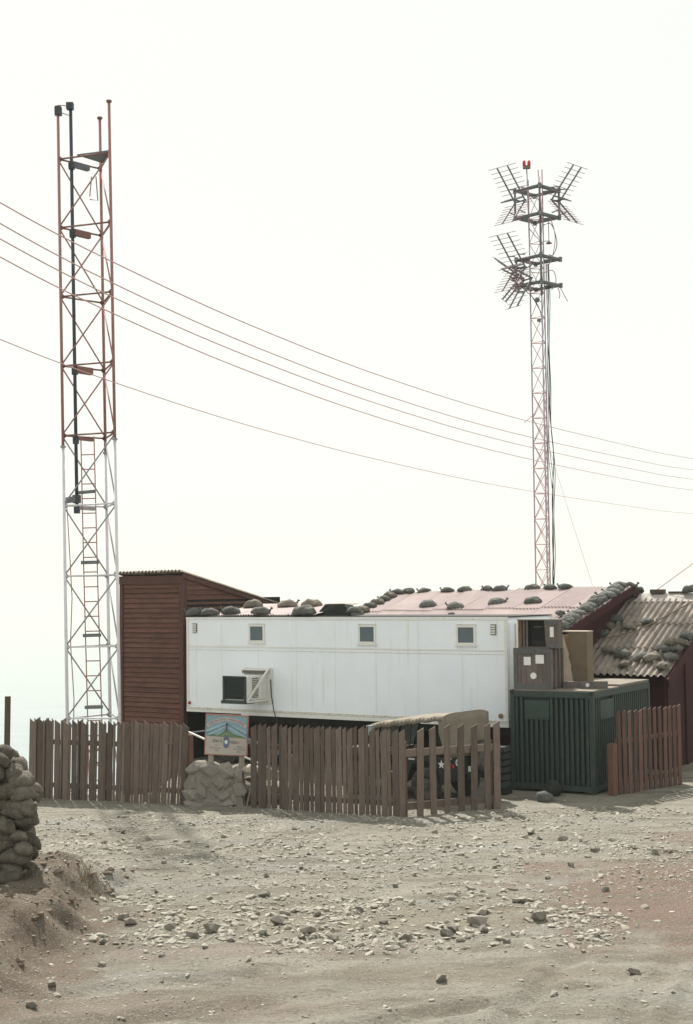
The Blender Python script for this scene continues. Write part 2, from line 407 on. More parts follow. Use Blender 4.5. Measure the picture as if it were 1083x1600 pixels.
sea = MB().poly([(-22000, -22000, -250), (22000, -22000, -250), (22000, 22000, -250), (-22000, 22000, -250)], [(0, 1, 2, 3)]).build('sea', M_['sea'])
tag(sea, kind='structure')

# ------------------------------------------------------------------ sandbags
def bag_mesh(name, seed, material, Lx=.56, W=.34, H=.19, tie=True):
    rs = random.Random(seed); bm = bmesh.new(); nu, nv = 16, 11
    off = Vector((rs.uniform(0, 50), rs.uniform(0, 50), rs.uniform(0, 50))); top, bot = {}, {}
    tw_, bend = rs.uniform(-.25, .25), rs.uniform(-.05, .05)
    for i in range(nu + 1):
        for j in range(nv + 1):
            u, v = -1 + 2 * i / nu, -1 + 2 * j / nv
            u, v = math.copysign(abs(u) ** .8, u), math.copysign(abs(v) ** .8, v)
            t = max(0, (1 - abs(u) ** 3.0) * (1 - abs(v) ** 2.6)) ** .5
            x, y = Lx / 2 * u * (1 - .10 * v * v), W / 2 * v * (1 - .14 * u * u)
            q = Vector((x, y, 0)) * 8 + off
            nz = mnoise.noise(q) * .05 + (abs(mnoise.noise(q * 1.9)) - .2) * .045 + mnoise.noise(q * 4) * .012
            y += bend * (1 - u * u) * 1.0; dz = -.05 * u * u + .03 * tw_ * u * v
            edge = i in (0, nu) or j in (0, nv)
            e = .012 * mnoise.noise(q * 3)
            p = bm.verts.new((x + e, y + e, dz + H * .62 * t + nz * t)); top[i, j] = p
            bot[i, j] = p if edge else bm.verts.new((x, y, dz - H * .40 * t + nz * .3 * t))
    for i in range(nu):
        for j in range(nv):
            bm.faces.new((top[i, j], top[i + 1, j], top[i + 1, j + 1], top[i, j + 1]))
            bm.faces.new((bot[i, j], bot[i, j + 1], bot[i + 1, j + 1], bot[i + 1, j]))
    if tie:     # gathered neck with a frayed tuft
        sx = rs.choice((-1, 1)); n = 6
        base = Vector((sx * Lx * .46, 0, H * .12)); up = Vector((sx * .55, rs.uniform(-.3, .3), .8)).normalized()
        s1 = Vector((0, 1, 0)); s2 = up.cross(s1).normalized(); rings = []
        for (h, r) in ((0, .05), (.045, .022), (.10, .045)):
            rings.append([bm.verts.new(base + up * (h + (rs.uniform(-.02, .03) if h > .06 else 0)) + (s1 * math.cos(2 * math.pi * i / n) + s2 * math.sin(2 * math.pi * i / n)) * r) for i in range(n)])
        for q in range(2):
            for i in range(n):
                k = (i + 1) % n; bm.faces.new((rings[q][i], rings[q][k], rings[q + 1][k], rings[q + 1][i]))
        bm.faces.new(rings[2])
    bmesh.ops.recalc_face_normals(bm, faces=bm.faces)
    me = bpy.data.meshes.new(name); bm.to_mesh(me); bm.free()
    me.materials.append(material); me.polygons.foreach_set('use_smooth', [True] * len(me.polygons)); return me
BAGS = {'bag': [bag_mesh('sandbag', 10 + i, M_['bag'], tie=(i % 2 == 0)) for i in range(6)],
        'dark': [bag_mesh('sandbag', 40 + i, M_['bagdark'], tie=(i % 3 != 0)) for i in range(6)],
        'wall': [bag_mesh('sandbag', 70 + i, M_['bagwall'], .52, .38, .28, tie=(i % 2 == 0)) for i in range(6)]}
_bn = [0]
def sandbag(loc, rot, label, group, kind='bag', s=1.0, var=None, sc=None):
    _bn[0] += 1
    me = BAGS[kind][(_bn[0] * 5 + 1) % 6 if var is None else var]
    k = random.uniform(.92, 1.08) * s
    o = link('sandbag', me, None, TRS(loc, rot, sc or (k, k * random.uniform(.9, 1.08), k * random.uniform(.88, 1.08))))
    return tag(o, label, 'sandbag', group)

YAW = R(-33.56)
Tv = Vector((math.cos(YAW), math.sin(YAW), 0)); Nv = Vector((-math.sin(YAW), math.cos(YAW), 0))
def loc3(O, x, y, z): return Vector((O[0], O[1], 0)) + Tv * x + Nv * y + Vector((0, 0, z))

# ------------------------------------------------------------------ corrugated sheets
def corr(name, w, l, pitch, amp, material, per=6, th=.006):
    n = max(4, int(round(w / pitch * per))); V, F = [], []
    for s in (0, 1):
        for k in (0, 1):
            for i in range(n + 1):
                x = w * i / n
                V.append((x, l * k, amp * math.cos(2 * math.pi * x / pitch) - s * th))
    m1 = n + 1
    for i in range(n):
        F.append((i, i + 1, m1 + i + 1, m1 + i)); o = 2 * m1
        F.append((o + i, o + m1 + i, o + m1 + i + 1, o + i + 1))
    e0 = len(V); V += V[:4 * m1]
    for i in range(n):
        F.append((e0 + i, e0 + 2 * m1 + i, e0 + 2 * m1 + i + 1, e0 + i + 1)); F.append((e0 + m1 + i, e0 + m1 + i + 1, e0 + 3 * m1 + i + 1, e0 + 3 * m1 + i))
    me = bpy.data.meshes.new(name); me.from_pydata(V, [], F); me.update(); me.materials.append(material)
    me.polygons.foreach_set('use_smooth', [True] * len(me.polygons)); return me

# ------------------------------------------------------------------ red-brown shed
sh = empty('shed', (-4.57, 39.82, 0), YAW, 'tall red-brown board shed with sloping iron roof at left end of white trailer', 'shed')
MB().hexa([(-2.30, .03, -2.2), (-.03, .03, -2.2), (-.03, 4.6, -2.2), (-2.30, 4.6, -2.2), (-2.30, .03, 5.02), (-.03, .03, 5.02), (-.03, 4.6, 4.08), (-2.30, 4.6, 4.08)]).build('core', M_['tarpaper'], sh)
brd = MB()
brd.hexa([(0, -.034, 0), (2.19, -.034, 0), (2.19, -.008, 0), (0, -.008, 0), (0, -.002, .128), (2.19, -.002, .128), (2.19, .026, .128), (0, .026, .128)])
brd_me = brd.mesh('board', M_['shed'])
z = -2.1; k = 0
while z < 5.0:
    link('board', brd_me, sh, TRS((-2.27 + random.uniform(-.006, .006), random.uniform(-.004, .004), z), (0, random.uniform(-.003, .003), 0))); z += .14; k += 1
MB().bx(-2.36, -2.25, -.065, .07, -2.2, 5.02).build('corner_post', M_['shedtrim'], sh)
MB().bx(-.125, .02, -.07, .10, -1.2, 5.02).build('corner_post', M_['shedtrim'], sh)
MB().bx(-2.36, .03, -.085, -.045, 4.88, 5.11).build('fascia', M_['shedtrim'], sh)
def shed_top(y): return 5.13 - .93 * y / 4.44
y_ = None
z = 4.0
while z < 5.05:                                   # side wall boards under the falling roof
    y_end = min(4.55, (5.10 - z) * 4.44 / .93)
    if y_end > .15:
        MB().hexa([(.04, .1, z), (.04, y_end, z), (.012, y_end, z), (.012, .1, z), (.008, .1, z + .128), (.008, max(.11, y_end - .5), z + .128), (-.02, max(.11, y_end - .5), z + .128), (-.02, .1, z + .128)]).build('board', M_['shed'], sh)
    z += .14
MB().bx(-.015, .022, .11, 4.5, 3.3, 4.46).build('dark_panel', M_['tarpaper'], sh)  # flat dark panel along the lower side wall
MB().hexa([(-.01, .1, 4.46), (.004, .1, 4.46), (.004, 2.8, 4.46), (-.01, 2.8, 4.46), (-.01, .1, 5.06), (.004, .1, 5.06), (.004, .15, 5.05), (-.01, .15, 5.05)]).build('gable_panel', M_['shedtrim'], sh)
MB().bar((.055, -.12, shed_top(-.12) - .055), (.055, 4.7, shed_top(4.7) - .055), .04, .13).build('barge_board', M_['shedtrim'], sh)
sl = math.atan(.93 / 4.44)
for i in range(3):
    me = corr('roof_sheet', .86, 5.0, .13, .036, M_['shedroof'])
    link('roof_sheet', me, sh, Matrix.Translation((-2.45 + i * .84, -.22, shed_top(-.22) + .05 + .006 * i)) @ Matrix.Rotation(-sl, 4, 'X'))

# ------------------------------------------------------------------ dark wall added behind the trailer to keep the space under it dark
an = empty('added_dark_wall', loc3((-4.45, 39.38), -.25, 2.75, 0), YAW, 'dark wall added behind the trailer to darken the space under it', 'shed')
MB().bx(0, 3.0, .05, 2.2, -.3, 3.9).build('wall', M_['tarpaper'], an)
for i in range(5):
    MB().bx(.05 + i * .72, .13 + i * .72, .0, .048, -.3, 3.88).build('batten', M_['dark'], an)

# ------------------------------------------------------------------ building with pinkish roof
bO = (5.51, 36.01)
bb = empty('barrack', (bO[0], bO[1], 0), YAW, 'long low building with pinkish corrugated iron roof weighted by sandbags behind trailer', 'building')
LEN, HW = 7.65, 4.23
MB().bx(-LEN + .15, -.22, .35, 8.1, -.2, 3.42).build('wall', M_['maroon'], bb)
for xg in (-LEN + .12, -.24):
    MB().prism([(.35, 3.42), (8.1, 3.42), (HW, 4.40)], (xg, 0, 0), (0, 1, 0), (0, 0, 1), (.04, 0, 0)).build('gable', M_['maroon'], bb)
sag = lambda x: .11 * (x / -LEN)
nS = 9; sw = LEN / nS
for row, (ya, yb) in enumerate(((-.08, 2.2), (2.1, HW))):
    for i in range(nS):
        xa = -LEN + i * sw
        za = 3.55 + (4.61 - 3.55) * ya / HW - sag(xa + sw / 2); zb = 3.55 + (4.61 - 3.55) * yb / HW - sag(xa + sw / 2)
        ln = math.hypot(yb - ya, zb - za)
        me = corr('roof_sheet', sw + .055, ln, .105, .024, M_['pinkroof'], 5)
        link('roof_sheet', me, bb, frame((xa, ya, za + .03 * row + .024 * (i % 2)), (1, 0, 0), (0, yb - ya, zb - za)) @ Matrix.Rotation(random.uniform(-.006, .006), 4, 'Z'))
for i in range(nS):
    xa = -LEN + i * sw
    me = corr('roof_sheet', sw + .055, 4.45, .105, .024, M_['pinkroof'], 5)
    link('roof_sheet', me, bb, frame((xa, HW, 4.60 - sag(xa + sw / 2)), (1, 0, 0), (0, 4.3, -1.07)))
for xr in (-LEN - .03, .03):
    s_ = sag(xr)
    MB().bar((xr, -.1, 3.45 - s_), (xr, HW, 4.52 - s_), .045, .22).build('barge_board', M_['maroon'], bb)
    MB().bar((xr, HW, 4.52 - s_), (xr, 8.5, 3.45 - s_), .045, .22).build('barge_board', M_['maroon'], bb)
pr = math.atan(1.06 / HW)
def b_z(x, y): return 3.55 + 1.06 * min(y, 2 * HW - y) / HW - sag(x)
for i, x in enumerate((-7.17, -6.58, -5.78, -5.19, -4.46, -4.02, -2.98, -2.41, -1.93)):
    p = loc3(bO, x, HW - .05, b_z(x, HW) + .075)
    sandbag(p, (0, random.uniform(-.06, .06), YAW + random.choice((0.25, -.5, .1, .7)) ), f'dark sandbag on the ridge of the pinkish roof, {ORD[i]} from its left end', 'sandbags on the pinkish roof', 'dark', .8)
for (x, y), w in zip(((-5.49, 2.5), (-4.44, 2.25), (-3.31, 2.6), (-2.21, 2.64)), ('leftmost', 'second from left', 'third from left', 'rightmost')):
    sandbag(loc3(bO, x, y, b_z(x, y) + .10), (pr * .8, 0, YAW + random.uniform(.25, .6)), f'dark sandbag halfway down the pinkish roof, {w} of four', 'sandbags on the pinkish roof', 'dark', .88)
sandbag(loc3(bO, -.68, 1.25, b_z(-.6, 1.2) + .09), (pr, .3, YAW + 1.3), 'small dark sandbag with upright tie low on the pinkish roof above the open crate', 'sandbags on the pinkish roof', 'dark', .72, 0)
sandbag(loc3(bO, -4.24, 1.66, b_z(-4.2, 1.66) + .04), (0, 0, YAW), 'tiny dark sandbag at the front edge of the pinkish roof behind the trailer', 'sandbags on the pinkish roof', 'dark', .4, 3)
yy = (1.35, 1.75, 2.12, 2.5, 2.9, 3.3, 3.68, 4.08)
for i, y in enumerate(yy):
    sandbag(loc3(bO, -7.48, y, b_z(-7.48, y) + .10), (random.uniform(-.08, .08), random.uniform(-.1, .1), YAW + random.uniform(-.35, .35)), f'sandbag lining the left end of the pinkish roof, {ORD[i]} from the bottom', 'sandbags along the left roof edge', 'dark' if i % 2 else 'bag', .85)
yy = [.12 + .36 * i for i in range(12)]
for i, y in enumerate(yy):
    sandbag(loc3(bO, -.22 + random.uniform(-.05, .05), y, b_z(0, y) + .11), (pr * .9, random.uniform(-.12, .12), YAW + random.uniform(-.3, .3)), f'sandbag lining the right end of the pinkish roof, {ORD[i]} from the eave', 'sandbags along the right roof edge', 'dark', .88)
for i in range(2):
    y = HW + .28 + .4 * i
    sandbag(loc3(bO, -.18, y, b_z(0, y) + .11), (-pr, 0, YAW + .1 + .3 * i), f'dark sandbag just past the ridge at the right gable, {("nearer", "farther")[i]} one', 'sandbags past the ridge', 'dark', 1.0)

# ------------------------------------------------------------------ building with grey wavy roof
cO = (6.11, 36.82)
cb = empty('hut', (cO[0], cO[1], 0), YAW, 'dark maroon hut with grey wavy asbestos roof at right edge', 'hut')
CW, CH0, CH1 = 3.79, 2.39, 4.30
cw_r = 2.24
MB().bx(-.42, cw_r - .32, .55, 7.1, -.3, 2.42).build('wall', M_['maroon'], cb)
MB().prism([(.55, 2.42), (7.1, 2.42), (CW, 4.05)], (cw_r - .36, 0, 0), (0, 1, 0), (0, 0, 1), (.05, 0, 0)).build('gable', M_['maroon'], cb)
for x in (-.2, .5, 1.2, 1.85):
    MB().bx(x, x + .09, .50, .548, -.2, 2.40).build('batten', M_['maroon'], cb)
for y in (.62, 1.9, 3.2, 4.6):
    MB().bx(cw_r - .318, cw_r - .27, y, y + .12, -.2, 2.6 + min(1.2, (y - .5) * .45)).build('post', M_['maroon'], cb)
MB().bar((cw_r + .02, -.12, CH0 - .16), (cw_r + .02, CW, CH1 - .12), .05, .22).build('barge_board', M_['maroon'], cb)
MB().bar((cw_r + .02, CW, CH1 - .12), (cw_r + .02, 7.7, CH0 - .16), .05, .22).build('barge_board', M_['maroon'], cb)
pc = math.atan((CH1 - CH0) / CW)
def c_z(y): return CH0 + (CH1 - CH0) * y / CW
cols = [(-.62, .95), (.27, .95), (1.16, 1.06)]
rows = [(-.05, 1.28), (1.15, 2.45), (2.32, 3.55)]
for r_, (ya, yb) in enumerate(rows):
    for i, (xa, w) in enumerate(cols):
        ln = (yb - ya) / math.cos(pc)
        me = corr('roof_sheet', w, ln, .177, .034, M_['greyroof'], 8, .008)
        link('roof_sheet', me, cb, frame((xa, ya, c_z(ya) + .035 + .028 * r_ + .012 * (i % 2)), (1, 0, 0), (0, math.cos(pc), math.sin(pc))) @ Matrix.Rotation(random.uniform(-.006, .006), 4, 'Z'))
for i, (xa, w) in enumerate(cols):
    MB().hexa([(xa, 3.42, c_z(3.42) + .095), (xa + w - .07, 3.42, c_z(3.42) + .095), (xa + w - .07, CW, CH1 + .13), (xa, CW, CH1 + .13),
               (xa, 3.42, c_z(3.42) + .105), (xa + w - .07, 3.42, c_z(3.42) + .105), (xa + w - .07, CW, CH1 + .14), (xa, CW, CH1 + .14)]).build('ridge_cap', M_['ridgecap'], cb)
    me = corr('roof_sheet', w, 4.3, .177, .034, M_['greyroof'], 8, .008)
    link('roof_sheet', me, cb, frame((xa, CW - .02, CH1 + .04), (1, 0, 0), (0, math.cos(pc), -math.sin(pc))))
cbags = [(-.37, 1.72, 'against the pinkish building, lowest of three'), (-.25, 2.1, 'against the pinkish building, middle of three'), (-.17, 2.42, 'against the pinkish building, highest of three'),
         (.38, 2.08, 'above the rope, near the middle of the roof'), (.81, 2.3, 'just above the rope, right of centre'),
         (.3, .87, 'below the rope, leftmost of the lower ones'), (.72, .72, 'below the rope, second from the left'), (.98, .25, 'lowest, by the eave below its neighbours'),
         (1.27, .6, 'near the eave, left of the right-hand pile'), (1.56, .62, 'near the eave, touching the pile at the right edge'), (1.72, .98, 'in the right-hand pile, yellowish top left one'),
         (1.86, 1.28, 'in the right-hand pile, top one'), (2.06, .62, 'in the right-hand pile, beside the maroon board'), (2.0, .22, 'in the right-hand pile, lowest by the eave'),
         (2.1, .95, 'in the right-hand pile, middle by the maroon board'), (2.12, 1.3, 'on the right roof edge above the pile'), (2.16, 1.62, 'on the right roof edge, at the picture border')]
for i, (x, y, w) in enumerate(cbags):
    sandbag(loc3(cO, x, y, c_z(y) + .15), (pc * random.uniform(.5, 1), random.uniform(-.25, .25), YAW + random.uniform(-.8, .8)), 'sandbag on the grey wavy roof, ' + w, 'sandbags on the grey wavy roof', ('dark', 'bag')[i % 2], random.uniform(.72, .9))
sandbag(loc3(cO, 1.52, CW, CH1 + .24), (0, 0, YAW + .2), 'dark sandbag on the ridge of the grey wavy roof at picture border', 'sandbags on the grey wavy roof', 'dark', .95)
tag(MB().bx(-.2, .2, -.09, .09, 0, .11).build('wood_block', M_['post'], None, Matrix.Translation(loc3(cO, .53, CW, CH1 + .14)) @ Matrix.Rotation(YAW, 4, 'Z')), 'dark wooden block lying on the ridge of the grey wavy roof', 'block')
tag(MB().bx(-.28, .28, -.03, .03, 0, .05).build('wood_lath', M_['post'], None, Matrix.Translation(loc3(cO, 1.12, CW, CH1 + .14)) @ Matrix.Rotation(YAW, 4, 'Z')), 'thin wooden lath on the ridge of the grey wavy roof', 'lath')
rp_ = [(-.56, 1.19), (-.1, 1.40), (.3, 1.58), (.68, 1.81), (1.0, 2.2), (1.35, 2.72), (1.66, 3.23), (1.95, 3.6)]
tag(MB().path([loc3(cO, x, y, c_z(y) + .165) for x, y in rp_], .018, 6).build('rope', M_['card'], None, None, True), 'tan rope stretched diagonally over the grey wavy roof', 'rope')

# ------------------------------------------------------------------ semi-trailer
tO = (-4.45, 39.38)
tr = empty('semi_trailer', (tO[0], tO[1], 0), YAW, 'white box semi-trailer with three small windows and a hanging air conditioner', 'trailer')
TLn, TW, TZ0, TZ1 = 9.88, 2.45, 1.33, 3.93
bm = bmesh.new(); bmesh.ops.create_cube(bm, size=1)
for v in bm.verts: v.co = Vector(((v.co.x + .5) * TLn, (v.co.y + .5) * TW, TZ0 + .12 + (v.co.z + .5) * (TZ1 - TZ0 - .12)))
bmesh.ops.bevel(bm, geom=[e for e in bm.edges], offset=.035, segments=2, affect='EDGES')
me = bpy.data.meshes.new('body'); bm.to_mesh(me); bm.free(); me.materials.append(M_['trailer']); link('body', me, tr)
MB().bx(-.012, TLn + .012, -.018, .05, TZ1 - .055, TZ1 + .012).build('roof_rail', M_['trim'], tr)
MB().bx(-.005, TLn + .005, .06, TW + .01, TZ1 + .004, TZ1 + .03).build('roof_edge', M_['dark'], tr)
MB().bx(.0, TLn, -.013, .03, 3.125, 3.165).build('belt_moulding', M_['trim'], tr)
MB().bx(.0, TLn, -.007, .03, 3.045, 3.058).build('belt_moulding', M_['trimrust'], tr)
MB().bx(-.01, TLn + .01, -.02, .1, TZ0 + .10, TZ0 + .155).build('bottom_rail', M_['trimrust'], tr)
MB().bx(-.01, 1.9, -.015, .1, TZ0 + .03, TZ0 + .095).build('bottom_rail', M_['trim'], tr)
MB().bx(1.9, TLn + .01, -.028, .1, TZ0 + .0, TZ0 + .095).build('bottom_rail', M_['trim'], tr)
for x in (1.24, 2.47, 3.71, 4.94, 6.18, 7.41, 8.65):
    MB().bx(x - .007, x + .007, -.0035, .02, 1.49, 3.87).build('seam', M_['trim'], tr)
for x in (.0, TLn - .075):
    MB().bx(x, x + .075, -.016, .04, TZ0 + .16, TZ1 - .06).build('corner_post', M_['trim'], tr)
rv = MB().poly([(-.008, 0, -.008), (.008, 0, -.008), (.008, 0, .008), (-.008, 0, .008), (0, -.007, 0)], [(0, 1, 4), (1, 2, 4), (2, 3, 4), (3, 0, 4)])
allr = MB()
for zz in (3.19, 1.52):
    for i in range(96):
        x = .12 + i * .1012
        allr.poly([(x + p[0], -.0005 + p[1], zz + p[2]) for p in rv.v], rv.f)
for i in range(24):
    for x in (TLn - .037,):
        zz = 1.55 + i * .098
        allr.poly([(x + p[0], -.0165 + p[1], zz + p[2]) for p in rv.v], rv.f)
tag(allr.build('rivet_rows', M_['trimrust'], tr), kind='stuff')
for x0, x1 in ((2.16, 2.69), (5.66, 6.19), (8.5, 9.04)):
    w = MB(); z0, z1, t_ = 3.27, 3.75, .055
    w.bx(x0, x1, -.03, .01, z1 - t_, z1); w.bx(x0, x1, -.03, .01, z0, z0 + t_); w.bx(x0, x0 + t_, -.03, .01, z0 + t_, z1 - t_); w.bx(x1 - t_, x1, -.03, .01, z0 + t_, z1 - t_)
    f = w.build('window', M_['trim'], tr)
    MB().bx(x0 + t_, x1 - t_, -.012, .004, z0 + t_, z1 - t_).build('pane', M_['wpane'], f)
    MB().bx(x0 - .03, x1 + .03, -.045, .01, z0 - .035, z0 - .002).build('sill', M_['trim'], f)
    MB().bx(x0 + .02, x1 + .0, -.035, .01, z1 + .003, z1 + .02).build('drip_strip', M_['trimrust'], f)
for x in (.30, 9.52):
    v_ = MB().bx(x - .07, x + .07, -.03, .01, 3.52, 3.77).build('vent', M_['louver'], tr)
    for j in range(4):
        MB().bx(x - .06, x + .06, -.042, -.0305, 3.54 + j * .057, 3.575 + j * .057).build('slat', M_['trim'], v_)
MB().disc((.1, -.025, 1.60), (0, 1, 0), .04, .05, 12).build('marker_lamp', M_['redlamp'], tr, None, True)
MB().disc((9.68, -.025, 1.60), (0, 1, 0), .055, .04, 14).build('reflector', M_['crateinside'], tr)
MB().disc((9.25, -.015, 1.60), (0, 1, 0), .03, .03, 14).build('reflector', M_['crateinside'], tr)
# rear end doors
for y0, y1 in ((.09, 1.2), (1.23, TW - .07)):
    MB().bx(TLn + .002, TLn + .03, y0, y1, TZ0 + .2, TZ1 - .12).build('door', M_['trailer'], tr)
for y in (.35, .95, 1.5, 2.1):
    MB().tube((TLn + .05, y, TZ0 + .2), (TLn + .05, y, TZ1 - .15), .016, 6).build('lock_rod', M_['trimrust'], tr)
MB().bx(TLn + .002, TLn + .05, TW - .065, TW, TZ0 + .1, TZ1 + .01).build('door_post', M_['trim'], tr)
# underframe
MB().bx(.2, TLn - .2, .6, .75, TZ0 - .25, TZ0).build('frame_rail', M_['chassis'], tr)
MB().bx(.2, TLn - .2, 1.75, 1.9, TZ0 - .25, TZ0).build('frame_rail', M_['chassis'], tr)
MB().bx(0.05, TLn - .05, .1, TW - .05, TZ0 - .0, TZ0 + .118).build('floor', M_['chassis'], tr)
def wheel(parent, c, axis, r, w, name='wheel'):
    ax = Vector(axis).normalized()
    prof = [(r * .62, -w * .42), (r * .86, -w * .5), (r * .97, -w * .42), (r, -w * .25), (r, w * .25), (r * .97, w * .42), (r * .86, w * .5), (r * .62, w * .42)]
    ty = MB().lathe(prof, c, ax, 28).build(name, M_['rubber'], parent, None, False)
    rm = MB().lathe([(.01, w * .18), (r * .22, w * .2), (r * .26, w * .1), (r * .5, w * .02), (r * .6, w * .3), (r * .635, w * .3), (r * .635, -w * .3), (.01, -w * .3)], c, ax, 24).build('rim', M_['rim'], ty, None, True)
    return ty
for x in (1.3, 2.5):
    for y in (.28, TW - .28):
        wheel(tr, (x, y, .5), (0, -1, 0), .5, .26)
    MB().tube((x, .3, .5), (x, TW - .3, .5), .06).build('axle', M_['chassis'], tr)
for y in (.5, TW - .5):
    MB().bx(7.6, 7.75, y - .07, y + .07, 0, TZ0).build('landing_leg', M_['chassis'], tr)
    MB().bx(7.5, 7.85, y - .14, y + .14, -.02, .05).build('landing_foot', M_['chassis'], tr)
MB().bx(4.0, 5.4, .25, .9, .55, 1.1).build('tool_box', M_['chassis'], tr)
# air conditioner hung on the wall
ac = MB().bx(2.02, 2.76, -.9, -.02, 1.80, 2.42).build('air_conditioner', M_['acgrey'], tr)
MB().bx(2.05, 2.73, -.925, -.902, 1.83, 2.395).build('coil', M_['acdark'], ac)
g_ = MB(); 
for (a_, b__, c_, d_) in ((2.0, 2.06, 1.8, 2.43), (2.71, 2.77, 1.8, 2.43)): g_.bx(a_, b__, -.945, -.926, c_, d_)
g_.bx(2.06, 2.71, -.945, -.926, 2.39, 2.43)
g_.build('grille_frame', M_['conex'], ac)
for i in range(9):
    MB().bx(2.07, 2.70, -.936, -.928, 1.86 + i * .058, 1.866 + i * .058).build('grille_bar', M_['conex'], ac)
MB().bx(1.97, 2.76, -.98, -.55, 1.71, 1.795).build('drip_tray', M_['conex'], ac)
MB().bx(2.762, 2.768, -.66, -.40, 1.85, 2.37).build('side_louver', M_['louver'], ac)
for i in range(11):
    MB().bx(2.769, 2.776, -.655, -.405, 1.87 + i * .045, 1.885 + i * .045).build('slat', M_['acgrey'], ac)
MB().bx(2.0, 2.95, -.03, -.012, 1.66, 2.60).build('wall_plate', M_['acgrey'], ac)
MB().bx(2.0, 2.80, -.11, -.032, 2.455, 2.53).build('top_flange', M_['louver'], ac)
MB().bx(2.02, 2.85, -.13, -.032, 2.535, 2.56).build('top_flange', M_['acgrey'], ac)
MB().bar((2.80, -.93, 1.79), (2.86, -.05, 2.60), .04, .05).build('brace', M_['acgrey'], ac)
MB().bar((2.80, -.93, 1.765), (2.80, -.04, 1.765), .05, .05).build('brace', M_['acgrey'], ac)
MB().path([(2.9, -.05, 2.3), (2.93, -.06, 1.9), (3.02, -.08, 1.5), (3.12, -.08, 1.2), (3.2, -.05, .9)], .013, 6).build('power_cord', M_['cableb'], ac, None, True)

# iron sheets, sandbags and a tarpaulin on the trailer roof
shv = empty('roof_sheets', loc3(tO, .4, .1, 3.965), YAW, 'pinkish corrugated iron sheets laid over left part of white trailer roof', 'iron sheet')
tsl = math.atan(.27 / 2.3)
for i in range(4):
    me = corr('sheet', .9, 2.2, .088, .017, M_['pinkroof'], 5)
    link('sheet', me, shv, frame((.35 + i * .84, .06, .03 + .008 * (i % 2)), (1, 0, 0), (-.25, 2.2, .27)))
tbags = [(1.12, 1.55, 'bag', 'far side of the iron sheets, left one, pale'), (2.23, 1.66, 'bag', 'far side of the iron sheets, middle one'), (2.99, 1.75, 'bag', 'far side of the iron sheets, right one, plump'),
         (1.35, .26, 'dark', 'at front roof edge left of the left window'), (2.4, .2, 'dark', 'at front roof edge right above the left window'), (3.84, .18, 'dark', 'at front roof edge, long, left of the black tarpaulin'),
         (.17, .2, 'dark', 'at far left corner of the roof'), (.68, .2, 'dark', 'second from the far left corner of the roof'), (5.2, .5, 'dark', 'small, right beside the black tarpaulin')]
for x, y, kd, w in tbags:
    s_ = .72 if 'small' in w else (1.15 if 'long' in w else 1.0)
    o = sandbag(loc3(tO, x, y, 3.98 + .117 * max(0, y - .1) + (.11 if 0.9 < x < 4 else .08)), (.1, random.uniform(-.06, .06), YAW + random.uniform(.3, .6)), 'sandbag on the white trailer roof, ' + w, 'sandbags on the trailer roof', kd, s_)
tp = MB()
tp.poly([(0, 0, 0), (1.15, 0, 0), (1.0, .75, 0), (.1, .75, 0), (.22, .15, .30), (.82, .12, .31), (.78, .6, .27), (.28, .62, .26)], [(0, 3, 2, 1), (4, 5, 6, 7), (0, 1, 5, 4), (1, 2, 6, 5), (2, 3, 7, 6), (3, 0, 4, 7)])
tag(tp.build('tarpaulin', M_['tarpaper'], None, Matrix.Translation(loc3(tO, 3.95, .55, 3.97)) @ Matrix.Rotation(YAW, 4, 'Z')), 'folded black tarpaulin heap on the white trailer roof beside sandbags', 'tarpaulin')

# ------------------------------------------------------------------ fences
def picket_mesh(w, h, rise, th, material, seed, side):
    rs = random.Random(seed); b0 = rs.uniform(-.004, .004)
    z = [-.06, .5 * h, h]
    p = [(0, -.06), (w, -.06), (w + b0, h * .5)]
    top = [(w, h), (0, h - rise)] if side > 0 else [(w, h - rise), (0, h)]
    return MB().prism(p + top + [(b0, h * .5)], (0, 0, 0), (1, 0, 0), (0, 0, 1), (0, th, 0)).mesh('picket', material)

def fence(label, P0, P1, h, xs_front, wf, side, xs_back=(), wb=.1, rails=(1.30, .20), rail_h=.11, material='picket', posts=(), rise=.085, wob=.012, lean=lambda u: 0, rear=(), group='picket fences', rail_y=.026):
    d = Vector((P1[0] - P0[0], P1[1] - P0[1], 0)); ln = d.length; a = math.atan2(d.y, d.x)
    f = empty('picket_fence', (P0[0], P0[1], G(*P0) * .5), a, label, 'fence', group)
    va = [picket_mesh(wf, h, rise, .022, M_[material], i, side) for i in range(4)]
    vb = [picket_mesh(wb, h, rise * .7, .020, M_[material], 9 + i, side) for i in range(3)]
    vr = [picket_mesh(.135, h + .02, rise, .022, M_[material], 19 + i, -side) for i in range(2)]
    for i, x in enumerate(xs_front):
        u = x / ln
        link('picket', va[i % 4], f, TRS((x, random.uniform(-.004, .002) - .0, random.uniform(-.02, .012)), (random.uniform(-.012, .012), lean(u) + random.uniform(-wob, wob), 0), (random.uniform(.93, 1.06), 1, random.uniform(.99, 1.012))))
    for i, x in enumerate(xs_back):
        u = x / ln
        link('picket', vb[i % 3], f, TRS((x, .002 + random.uniform(0, .003), random.uniform(-.03, .012)), (0, lean(u) + random.uniform(-wob, wob), 0), (random.uniform(.92, 1.06), 1, random.uniform(.985, 1.01))))
    for i, x in enumerate(rear):
        link('picket', vr[i % 2], f, TRS((x, rail_y + .047, random.uniform(-.02, .02)), (0, lean(x / ln), 0)))
    for zr in rails:
        MB().bx(.02, ln - .01, rail_y, rail_y + .045, zr - rail_h / 2, zr + rail_h / 2).build('rail', M_[material], f)
    for (x, hp, w, mt, yo) in posts:
        MB().bx(x, x + w, yo, yo + w, -.15, hp).build('post', M_[mt], f)
    return f
